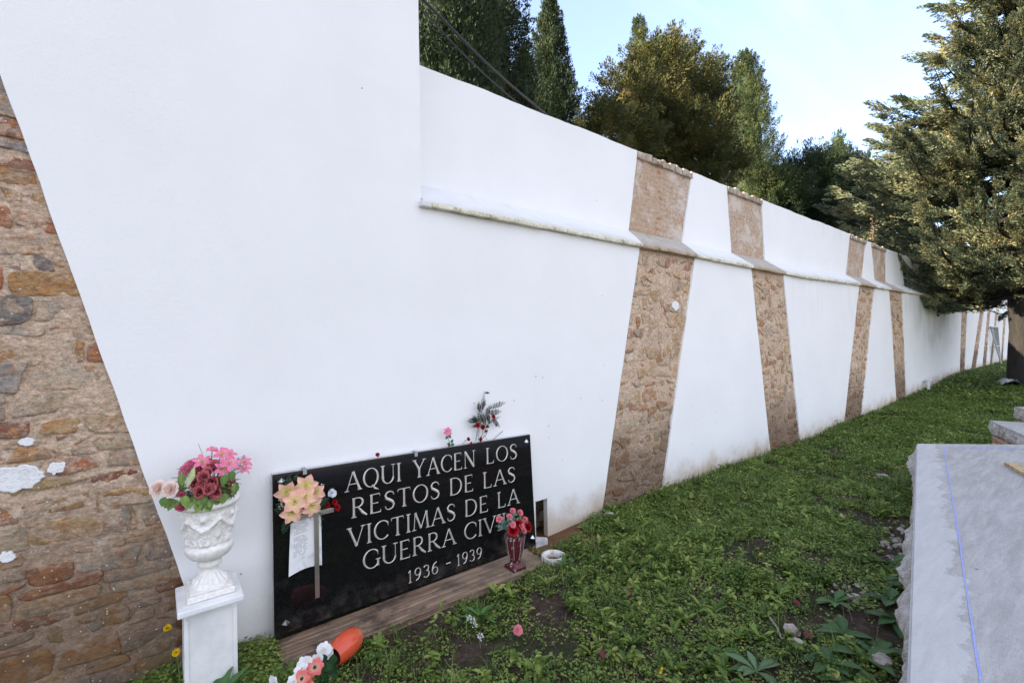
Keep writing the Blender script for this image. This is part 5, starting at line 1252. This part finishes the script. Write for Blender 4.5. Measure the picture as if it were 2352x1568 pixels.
def plume_tree(label, x, y, z0, zt, Rfun, zlow, mat, seed, nbr=170, trunk_r=.36, group=None, azs=None, ks=26, sl=(.07, .16)):
    r = np.random.default_rng(seed); T = thing('blue_conifer', (x, y, z0), label, 'tree', group)
    q = MB(); trunk(q, x, y, z0-.1, zt-.6, trunk_r, .03, r, .25, 24); q.build('trunk', M_BARK, T)
    qb = MB(); Cs, Ds, Ln = [], [], []
    for i in range(nbr):
        z = zlow+(zt-zlow)*r.uniform(0, .985)**1.25; az = r.uniform(0, 2*np.pi) if azs is None else azs[i % len(azs)]+r.normal()*.3
        Rb = Rfun(z)*r.choice([.6, .8, .9, 1.0, 1.08, 1.2])*r.uniform(.9, 1.1); o = np.array([math.cos(az), math.sin(az), 0]); sd = np.array([-o[1], o[0], 0])
        t = np.linspace(0, 1, 12); sag = r.uniform(.10, .28)
        cur = np.stack([x+o[0]*Rb*t+sd[0]*.12*Rb*np.sin(t*3+i), y+o[1]*Rb*t+sd[1]*.12*Rb*np.sin(t*3+i), z+Rb*(.10*t-sag*np.sin(t*np.pi*.8)+.16*t**3)], 1)
        add_tube(qb, cur, np.linspace(.018+.012*Rb, .006, 12), (.1, .08, .06), 5, False)
        m = int(5+Rb*5.0)
        for s in r.uniform(.22, 1.0, m):
            p = np.array([np.interp(s, t, cur[:, k]) for k in range(3)]); sg = r.choice([-1, 1])
            d = unit(o*(.5+.5*s)+sd*sg*r.uniform(.15, 1.0)*(1.1-s)+np.array([0, 0, r.uniform(-.12, .45)]))
            l = (.35+.75*(1-s))*r.uniform(.6, 1.1)*min(1.0, .45+Rb*.25)
            nsub = 2 if l > .5 else 1
            for j in range(nsub):
                Cs.append(p+d*l*j*.5); Ds.append(unit(d+np.array([0, 0, .25*j])+r.normal(size=3)*.12)); Ln.append(l*(.75 if nsub > 1 else 1))
        Cs.append(cur[-2]); Ds.append(unit(o+np.array([0, 0, .35]))); Ln.append(.5)
    qb.build('branches', M_BARK, T)
    Cs = np.array(Cs); Ds = np.array(Ds); Ln = np.array(Ln)
    q = MB(); tufts(q, Cs, Ds, Ln, Ln*.22, int(ks*1.35), r, sl, .17, .5); tufts(q, np.array([[x, y, zt-.9], [x, y, zt-.5]]), np.array([[0, 0, 1.0]]*2), np.array([.9, .6]), np.array([.25, .12]), 90, r, sl)
    q.build('crown', mat, T); return T
TX, TY = 17.8, -1.62
def Rt(z): return float(np.interp(z, [2.4, 3.2, 4.2, 5.5, 6.8, 8.5, 10.3, 12.6], [2.3, 3.0, 3.55, 3.7, 3.2, 2.35, 1.35, .2]))
plume_tree('large blue green conifer with golden tips and thick dark trunk on the grass at right', TX, TY, float(lift(TX)), 12.8, Rt, 2.7, M_CED, 84, 440, .25, ks=34)
p = at_y(2120, 420, 3.4)
def Rt2(z): return float(np.interp(z, [2.5, 5, 7, 9.5], [2.7, 2.4, 1.5, .1]))
plume_tree('shaded blue grey conifer beyond the wall, left behind the big conifer', at_y(2085, 500, 3.2)[0], 3.2, .3, at_y(2085, 335, 3.2)[2], lambda z: float(np.interp(z, [2, 5, at_y(2085, 335, 3.2)[2]], [2.9, 2.4, .2])), 1.8, M_DARKCONE, 82, 210, .2, ks=34)
plume_tree('dark conifer beyond the far wall, seen under the big conifer branches', 25.5, 3.5, .3, 8.0, lambda z: float(np.interp(z, [2, 5, 8], [2.8, 2.4, .2])), 2.0, M_DARKCONE, 83, 80, .2, ks=26, sl=(.12, .24))
LF = [(34, 4.5, 4.0, 2.6, .9), (37, 3.5, 4.2, 2.6, .9), (41, 4, 4.5, 2.8, .9), (46, 2, 4.5, 3.0, .9), (52, -1, 4.5, 3.2, .9)]
for i, l in enumerate(LF):
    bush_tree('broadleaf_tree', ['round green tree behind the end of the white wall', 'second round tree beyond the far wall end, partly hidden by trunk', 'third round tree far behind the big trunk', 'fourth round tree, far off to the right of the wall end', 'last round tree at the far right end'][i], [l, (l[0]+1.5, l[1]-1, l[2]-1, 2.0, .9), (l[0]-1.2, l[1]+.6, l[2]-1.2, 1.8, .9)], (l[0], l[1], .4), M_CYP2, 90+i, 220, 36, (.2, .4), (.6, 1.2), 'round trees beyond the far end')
# dead twig on the wall top
b_ = at_y(2006, 556, .42); q = MB(); r = np.random.default_rng(99); b_[2] = ZTOP-.03
pts = [b_+np.array([.05*math.sin(k*1.3), 0, .085*k]) for k in range(8)]; add_tube(q, pts, np.linspace(.014, .004, 8), (.16, .11, .07), 6)
for k in range(26):
    s = pts[r.integers(3, 8)]; e = s+np.array([r.normal()*.16, r.normal()*.06, r.uniform(-.06, .14)]); add_tube(q, [s, (s+e)/2+[0, 0, .02], e], [.005, .004, .002], (.17, .12, .08), 4, False)
    for j in range(3): leaf(q, e, r.normal(size=3), (0, -1, 0), .05, .015, (.14, .11, .06), .2)
tag(q.build('dead_shrub', M_PLAIN), 'dry brown twiggy weed standing on the wall top by the second stone pair', 'plant')

# ------------------------------------------------------------------ ground cover
def leaf_batch(mb, P, yaw, el, L, W, fold=.25, r=rng, round_=.5):
    n = len(P); d = np.stack([np.cos(yaw)*np.cos(el), np.sin(yaw)*np.cos(el), np.sin(el)], 1); s = np.stack([-np.sin(yaw), np.cos(yaw), 0*yaw], 1); nn = np.cross(d, s)
    L = L[:, None]; W = W[:, None]
    V = np.stack([P, P+d*L*.3+s*W*.85+nn*W*fold, P+d*L*.72+s*W*.8+nn*W*fold-nn*L*.06, P+d*L-nn*L*.16, P+d*L*.72-s*W*.8+nn*W*fold-nn*L*.06, P+d*L*.3-s*W*.85+nn*W*fold], 1)
    i = np.arange(n)[:, None]*6
    mb.add(V.reshape(-1, 3), np.concatenate([i+np.array([[0, 1, 2, 3]]), i+np.array([[0, 3, 4, 5]])]), (.06, .1, .03))
def blade_batch(mb, P, yaw, lean, H, W):
    n = len(P); d = np.stack([np.cos(yaw), np.sin(yaw), 0*yaw], 1); s = np.stack([-np.sin(yaw), np.cos(yaw), 0*yaw], 1); up = np.array([0, 0, 1.0])
    H = H[:, None]; W = W[:, None]; lean = lean[:, None]
    m = P+up*H*.55+d*H*lean*.35; t = P+up*H*(1-.35*lean)+d*H*lean
    V = np.stack([P-s*W, P+s*W, m+s*W*.75, m-s*W*.75, t], 1); i = np.arange(n)[:, None]*5
    mb.add(V.reshape(-1, 3), [*( (i+np.array([[0, 1, 2, 3]])).tolist())], (.06, .1, .03)) if False else mb.add(V.reshape(-1, 3), np.concatenate([i+np.array([[0, 1, 2, 3]])]), (.06, .1, .03))
    mb.f.append((i+np.array([[3, 2, 4]]))+mb.n-len(V)*5)
s_line = lambda x: sl_far[1]+(x-sl_far[0])*(sl_near[1]-sl_far[1])/(sl_near[0]-sl_far[0])
def ok_ground(x, y):
    o = (y < -.03)
    o &= ~((x > .47) & (x < 2.34) & (y > -.40))
    o &= ~((x < sl_far[0]+.1) & (x > .2) & (y < s_line(x)+.02))
    o &= ~((np.abs(x-PEDX) < .12) & (np.abs(y-PEDY) < .12))
    o &= ~(((x-RP[0])**2+(y-RP[1])**2) < .10**2)
    o &= ~((x > 2.35) & (x < 3.1) & (y > -.10-.14*np.clip((3.1-x)/.75, 0, 1)))
    return o
def dens(x, y):
    d = fnoise(x*1.3+4, y*1.3, 77)*.45+fnoise(x*4.2, y*4.2, 78)*.55
    bare = -.35*np.exp(-(((x-.05)/.55)**2+((y+.3)/.4)**2)) + np.exp(-(((x-4.45)/.55)**2+((y+1.98)/.16)**2))*.4 + np.exp(-(((x-3.35)/.25)**2+((y+1.93)/.12)**2))*.35 + np.exp(-(((x-1.25)/.55)**2+((y+.85)/.30)**2))*.27 + np.exp(-(((x-3.9)/1.0)**2+((y+1.55)/.35)**2))*.14 + np.exp(-(((x-1.75)/.35)**2+((y+1.45)/.3)**2))*.14
    return np.clip((d-.425-bare)*6.5+.5, 0.03, 1)
def scatter(n, x0, x1, y0, y1, r, useden=True, pw=1.0):
    x = x0+(x1-x0)*r.uniform(0, 1, n)**pw; y = r.uniform(y0, y1, n); k = ok_ground(x, y)
    if useden: k &= r.uniform(0, 1, n) < dens(x, y)
    return x[k], y[k]
r = np.random.default_rng(123)
wm = MB()
# small round-leaved weeds: each point is a plant of several leaves
for (n, x0, x1, y0, y1, nl, Ls, hs) in ((3500, -.5, .55, -.75, -.03, 10, (.010, .024), (.006, .06)), (9000, -.45, 3.2, -2.7, -.03, 10, (.008, .021), (.006, .045)), (15000, 3.0, 7.5, -2.1, -.03, 9, (.010, .027), (.008, .05)), (13000, 7.0, 15, -2.6, -.03, 8, (.018, .042), (.01, .06)), (9000, 14.5, 36, -4.5, -.03, 7, (.04, .09), (.01, .09))):
    x, y = scatter(n, x0, x1, y0, y1, r); m = len(x); z = gz(x, y); sp = r.uniform(.5, 1.2, m)
    PX = np.repeat(x, nl)+r.normal(size=m*nl)*Ls[1]*1.1*np.repeat(sp, nl); PYY = np.repeat(y, nl)+r.normal(size=m*nl)*Ls[1]*1.1*np.repeat(sp, nl)
    PZ = np.repeat(z, nl)+r.uniform(*hs, m*nl)*np.repeat(sp, nl)
    okk = PYY < -.01; PX, PYY, PZ = PX[okk], PYY[okk], PZ[okk]; q = len(PX)
    L = r.uniform(*Ls, q); leaf_batch(wm, np.stack([PX, PYY, PZ], 1), r.uniform(0, 6.28, q), r.normal(.12, .32, q), L, L*r.uniform(.28, .48, q))
# rosettes of longer leaves (dandelion and mustard kinds)
for (n, x0, x1, y0, y1, nl, Ls) in ((260, -.3, 3.2, -2.6, -.05, 11, (.05, .10)), (420, 3.0, 7.5, -2.1, -.05, 10, (.05, .11)), (420, 7, 16, -2.6, -.05, 9, (.07, .13))):
    x, y = scatter(n, x0, x1, y0, y1, r); m = len(x); z = gz(x, y)
    yaw = r.uniform(0, 6.28, m*nl); L = r.uniform(*Ls, m*nl)
    leaf_batch(wm, np.stack([np.repeat(x, nl), np.repeat(y, nl), np.repeat(z, nl)+.006], 1), yaw, r.uniform(.15, .95, m*nl), L, L*r.uniform(.13, .22, m*nl), .35)
# leafy upright weeds
for (n, x0, x1, y0, y1, hh) in ((150, .9, 3.4, -2.3, -.15, (.06, .15)), (190, 3.2, 7.5, -2.0, -.04, (.06, .16)), (130, 7, 15, -2.4, -.04, (.08, .2))):
    x, y = scatter(n, x0, x1, y0, y1, r); m = len(x); nl = 16; H = r.uniform(*hh, m); t = r.uniform(.2, 1, (m, nl))
    Pz = gz(x, y)[:, None]+H[:, None]*t; yaw = r.uniform(0, 6.28, m*nl)
    lean = r.normal(size=(m, 2))*.3
    P = np.stack([x[:, None]+lean[:, :1]*H[:, None]*t, y[:, None]+lean[:, 1:]*H[:, None]*t, Pz], -1).reshape(-1, 3)
    L = r.uniform(.025, .055, m*nl); leaf_batch(wm, P, yaw, r.uniform(-.2, .6, m*nl), L, L*.26, .3)
tag(wm.build('weeds', M_WEED), 'low green leafy weeds and clover covering the soil between wall and tombs', 'weeds', kind='stuff')
gm = MB()
for (n, x0, x1, y0, y1, nb, hh) in ((700, -.5, .6, -.7, -.02, 10, (.03, .10)), (2200, -.4, 3.2, -2.6, -.03, 10, (.02, .09)), (4600, 3, 7.5, -2.1, -.03, 11, (.02, .09)), (6000, 7, 15, -2.6, -.03, 10, (.03, .11)), (4500, 14.5, 36, -4.5, -.03, 9, (.06, .16))):
    x, y = scatter(n, x0, x1, y0, y1, r); m = len(x); wdt = .0016 if x0 < 3 else (.0025 if x0 < 7 else .006)
    P = np.stack([np.repeat(x, nb)+r.normal(size=m*nb)*.025, np.minimum(np.repeat(y, nb)+r.normal(size=m*nb)*.025, -.012), np.repeat(gz(x, y), nb)-.004], 1)
    blade_batch(gm, P, r.uniform(0, 6.28, m*nb), r.uniform(.1, .8, m*nb), r.uniform(*hh, m*nb), np.full(m*nb, wdt))
for (n, x0, x1, y0, y1) in ((160, -.3, 3.2, -2.5, -.1), (260, 3, 7.5, -2.0, -.06)):
    x, y = scatter(n, x0, x1, y0, y1, r); m = len(x); nb = 14
    P = np.stack([np.repeat(x, nb)+r.normal(size=m*nb)*.012, np.minimum(np.repeat(y, nb)+r.normal(size=m*nb)*.012, -.012), np.repeat(gz(x, y), nb)-.004], 1)
    blade_batch(gm, P, r.uniform(0, 6.28, m*nb), r.uniform(.2, 1.1, m*nb), r.uniform(.07, .19, m*nb), np.full(m*nb, .0021))
# thin fringe of taller grass right at the wall foot
n = 700; x = np.concatenate([r.uniform(4.4, 6.9, 260), r.uniform(8, 9.8, 160), r.uniform(10.8, 20, 280)]); y = r.uniform(-.10, -.02, n)
blade_batch(gm, np.stack([x, y, gz(x, y)], 1), r.uniform(0, 6.28, n), r.uniform(.05, .5, n), r.uniform(.04, .16, n), np.full(n, .0028))
tag(gm.build('grass', M_GRASS), 'thin short grass blades growing among the weeds', 'grass', kind='stuff')
dm = MB()
x, y = scatter(7000, -.3, 9.5, -2.5, -.05, r, False); m = len(x); L = r.uniform(.008, .04, m)
leaf_batch(dm, np.stack([x, y, gz(x, y)+r.uniform(.002, .02, m)], 1), r.uniform(0, 6.28, m), r.normal(0, .3, m), L, L*r.uniform(.04, .35, m), .2)
x, y = scatter(5000, -.3, 7.5, -2.4, -.05, r, False); m = len(x)
blade_batch(dm, np.stack([x, y, gz(x, y)], 1), r.uniform(0, 6.28, m), r.uniform(.9, 1.6, m), r.uniform(.03, .09, m), np.full(m, .0010))
tag(dm.build('dry_litter', M_DRY), 'dry straw bits and fallen leaf scraps lying on the soil', 'litter', kind='stuff')

# ------------------------------------------------------------------ single plants one can pick out
def C3b(x, y): return (1300+x/1.8204)*.9074, (1050+y/1.8204)*.9074
def rosette(name, label, c, nl, L, W, col, seed, el=(.15, .8), lobes=0.0, group=None):
    r = np.random.default_rng(seed); c = np.array([c[0], c[1], float(gz(c[0], c[1]))])
    T = thing(name, c, label, 'plant', group)
    for k in range(nl):
        a_ = k*2.39996+r.uniform(-.3, .3); e = r.uniform(*el); q = MB()
        leaf(q, c+[0, 0, .012], (math.cos(a_)*math.cos(e), math.sin(a_)*math.cos(e), math.sin(e)), (0, 0, 1), L*r.uniform(.7, 1.1), W*r.uniform(.8, 1.15), np.array(col)*r.uniform(.75, 1.25), .55, .22, 11 if lobes else 9, lobes, 1.45)
        q.build('leaf', M_LEAF, T)
for i, (px, py, nl, L, W, col, lb, lo) in enumerate((
    (1120, 1165, 10, .135, .022, (.085, .150, .060), 'broad pale green weed rosette with long smooth leaves at bottom centre right', 0),
    (1530, 1010, 12, .14, .026, (.055, .115, .030), 'large leafy weed rosette below the crumbled slab edge, in front of the rubble', 0),
    (950, 1060, 13, .11, .017, (.075, .145, .030), 'lobed yellow green dandelion rosette left of the broad pale one', .45),
    (1770, 960, 11, .13, .030, (.045, .105, .025), 'dark broad leaved weed growing against the side of the chalked tomb', 0),
    (1690, 1060, 10, .12, .026, (.050, .110, .028), 'broad leaved weed just in front of the dark one by the tomb', 0),
    (1690, 790, 10, .12, .024, (.045, .100, .024), 'dark green weed clump beside the tomb, farther up the slab edge', 0),
    (1610, 1100, 10, .15, .034, (.060, .120, .035), 'big pale leaved weed between the two dark broad weeds at lower right', 0),
    (1450, 1130, 9, .12, .028, (.050, .105, .028), 'broad leaved weed between the pale rosette and the dark weeds at bottom right', 0),
    (1560, 1190, 9, .13, .030, (.048, .100, .026), 'broad dark weed cut by the bottom edge left of the slab', 0),
    (1740, 880, 9, .13, .030, (.055, .115, .030), 'large leafy weed touching the slab mortar beside the gravel scatter', 0),
    (1480, 870, 9, .12, .024, (.055, .120, .030), 'leafy weed left of the gravel scatter near the slab', 0),
    (1750, 690, 10, .12, .022, (.045, .105, .024), 'farthest broad weed by the tomb, beyond the rubble heap', 0))):
    rosette('broadleaf_weed', lb, at_z(*C3b(px, py), .0), nl, L, W, col, 400+i, lobes=lo, group='broad leaved weeds')
rosette('dandelion_weed', 'tall lobed weed with drooping leaves growing against the front of the marble pedestal', (.20, -.40), 12, .15, .030, (.050, .115, .028), 420, (.5, 1.2), .35)
rosette('broadleaf_weed', 'small leafy weed at the right side of the marble pedestal', (.37, -.16), 10, .075, .018, (.055, .125, .030), 421, (.3, 1.0), 0, 'broad leaved weeds')
rosette('broadleaf_weed', 'leafy weed hanging at the right of the orange vase', (.90, -.56), 12, .06, .016, (.065, .135, .030), 422, (.3, 1.1), .3, 'broad leaved weeds')
rosette('broadleaf_weed', 'bushy bright green weed in front of the middle of the plank', (1.52, -.62), 18, .11, .020, (.070, .145, .032), 423, (.4, 1.3), .3, 'broad leaved weeds')
rosette('broadleaf_weed', 'leafy weed growing over the front of the round white pot', (2.35, -.50), 18, .09, .018, (.065, .135, .030), 424, (.4, 1.3), .2, 'broad leaved weeds')
def dandelion(label, px, py, Y):
    p = at_y(px, py, Y); g_ = np.array([p[0]+.01, Y, float(gz(p[0], Y))]); r = np.random.default_rng(int(px))
    T = thing('dandelion_flower', g_, label, 'flower', 'yellow dandelions by the pedestal')
    q = MB(); add_tube(q, [g_, (g_+p)/2+[.006, 0, 0], p], .0018, (.12, .17, .06), 5); q.build('stem', M_PLAIN, T)
    q = MB(); carnation(q, p, (-.2, -.6, .7), .019, (.62, .36, .01), (.80, .56, .02), 40, r); q.build('bloom', M_FLOWER, T)
dandelion('upper yellow dandelion against the damp stone left of the pedestal', 385, 1441, -.06)
dandelion('lower yellow dandelion close to the left foot of the pedestal', 405, 1498, -.22)
p = at_z(1189, 1447, .03); q = MB(); carnation(q, p, unit(toc+[0, 0, .2]), .030, (.66, .16, .20), (.80, .30, .34), 26, rng); o = q.build('fallen_carnation', M_FLOWER); tag(o, 'single pink carnation head fallen on the weeds before the plank', 'flower')
r = np.random.default_rng(8)
for grp, lb in ((((1100, 1245), (1110, 1270), (1085, 1235)), 'upper sprig of tiny white flowers in the weeds left of the pink carnation'), (((1135, 1320), (1145, 1330)), 'lower sprig of tiny white flowers in the weeds, nearer the bottom edge')):
    q = MB()
    for x, y in grp: gyp(q, at_z((650+x/2.015)*.9074, (950+y/2.015)*.9074, .045), .018, 16, r)
    tag(q.build('white_flowers', M_FLOWER), lb, 'flower')
for i, (px, py, lb) in enumerate(((1140, 640, 'yellow petal scrap on the grass midway between pot and tomb'), (680, 1175, 'yellow petal scrap at the bottom edge of the weeds'), (1480, 1190, 'tiny yellow weed flower near the bottom right of the grass'))):
    p = at_z(*C3b(px, py), .03); q = MB(); rr_ = np.random.default_rng(i)
    for k in range(5): petal(q, p, rr_.normal(size=3)+[0, 0, 1], k*1.2, .015, .007, lambda t: t, lambda t: .2*t, w_round, (.62, .40, .02), (.75, .52, .03), .2)
    tag(q.build('yellow_petals', M_FLOWER), lb, 'petals')
# stones
def rock(mb, c, s, r, flat=.6, sub=2):
    bm = bmesh.new(); bmesh.ops.create_icosphere(bm, subdivisions=sub, radius=1)
    sd = r.uniform(0, 50); sc = np.array([1, r.uniform(.6, 1), flat*r.uniform(.7, 1.1)])*s; th = r.uniform(0, 3.14)
    for v in bm.verts:
        k = .55+.9*float(fnoise(v.co.x*1.9+sd, v.co.y*1.6+v.co.z*2.1, int(sd))); p = np.array(v.co)*sc*k
        v.co = Vector((c[0]+p[0]*math.cos(th)-p[1]*math.sin(th), c[1]+p[0]*math.sin(th)+p[1]*math.cos(th), c[2]+p[2]))
    add_bm(mb, bm, (.5, .5, .5)); bm.free()
r = np.random.default_rng(17)
for px, py, s, lb in ((1280, 995, .045, 'biggest pinkish stone lying in the weeds at bottom centre right'), (1690, 920, .035, 'pale stone by the crumbled slab edge below the rubble heap'), (1700, 285, .06, 'white stone on bare soil farther up the grass strip'), (745, 570, .022, 'small white pebble alone in the grass right of the pot'), (1700, 1135, .045, 'pale flat stone in the dark broad weeds at lower right'), (1310, 1045, .026, 'small stone just below the biggest pinkish one'), (1660, 440, .035, 'white chip beside the bare soil, left of the slab'), (440, 468, .055, 'white lump of fallen plaster at the foot of the first stone band'), (405, 462, .035, 'smaller fallen plaster lump left of the larger one at the wall foot')):
    p = at_z(*C3b(px, py), .01); q = MB(); rock(q, p+[0, 0, s*.2], s, r); tag(q.build('loose_stone', M_RUBBLE, None, False), lb, 'stone')
# countable heap of chips by the slab edge
nchip = 0
for k in range(110):
    if k < 60: px, py = r.uniform(1700, 1850), r.uniform(520, 680)
    else: px, py = r.uniform(1460, 1660), r.uniform(770, 860)
    p = at_z(*C3b(px, py), .0)
    if p[1] < s_line(p[0])+.03: continue
    q = MB(); s = r.uniform(.012, .034)*(1.0 if k < 60 else .65); rock(q, [p[0], p[1], float(gz(p[0], p[1]))+s*.35], s, r, .7, 1)
    tag(q.build('rubble_chip', M_RUBBLE, None, False), 'pale chip in the rubble along the left edge of the chalked slab' if k < 60 else 'pale gravel chip in the small scatter left of the slab', 'stone', 'rubble chips along the slab' if k < 60 else 'gravel chips in the weeds')
p = at_z(*C3b(1215, 980), .02); q = MB(); add_tube(q, [p+[-.07, -.05, -.005], p, p+[.05, .06, .012]], [.004, .006, .007], (.22, .19, .16), 6)
tag(q.build('dead_twig', M_PLAIN), 'short grey dead twig lying just left of the biggest pinkish stone', 'twig')
# red-brown fallen leaves
for i, (px, py, lb) in enumerate(((1350, 1000, 'reddish dry leaf beside the biggest pinkish stone'), (400, 1090, 'dark red dry leaf in the weeds at lower left of the grass'), (1290, 850, 'dark red leaf on soil above the biggest pinkish stone'), (1600, 540, 'purple red leaf on bare soil left of the slab'), (540, 815, 'red leaf scrap in the grass below the white pebble'))):
    p = at_z(*C3b(px, py), .02); q = MB(); rr_ = np.random.default_rng(60+i)
    for k in range(4): leaf(q, p, rr_.normal(size=3)*[1, 1, .3], (0, 0, 1), .05, .016, (.12, .030, .026), .3)
    tag(q.build('fallen_leaf', M_LEAF), lb, 'leaf')
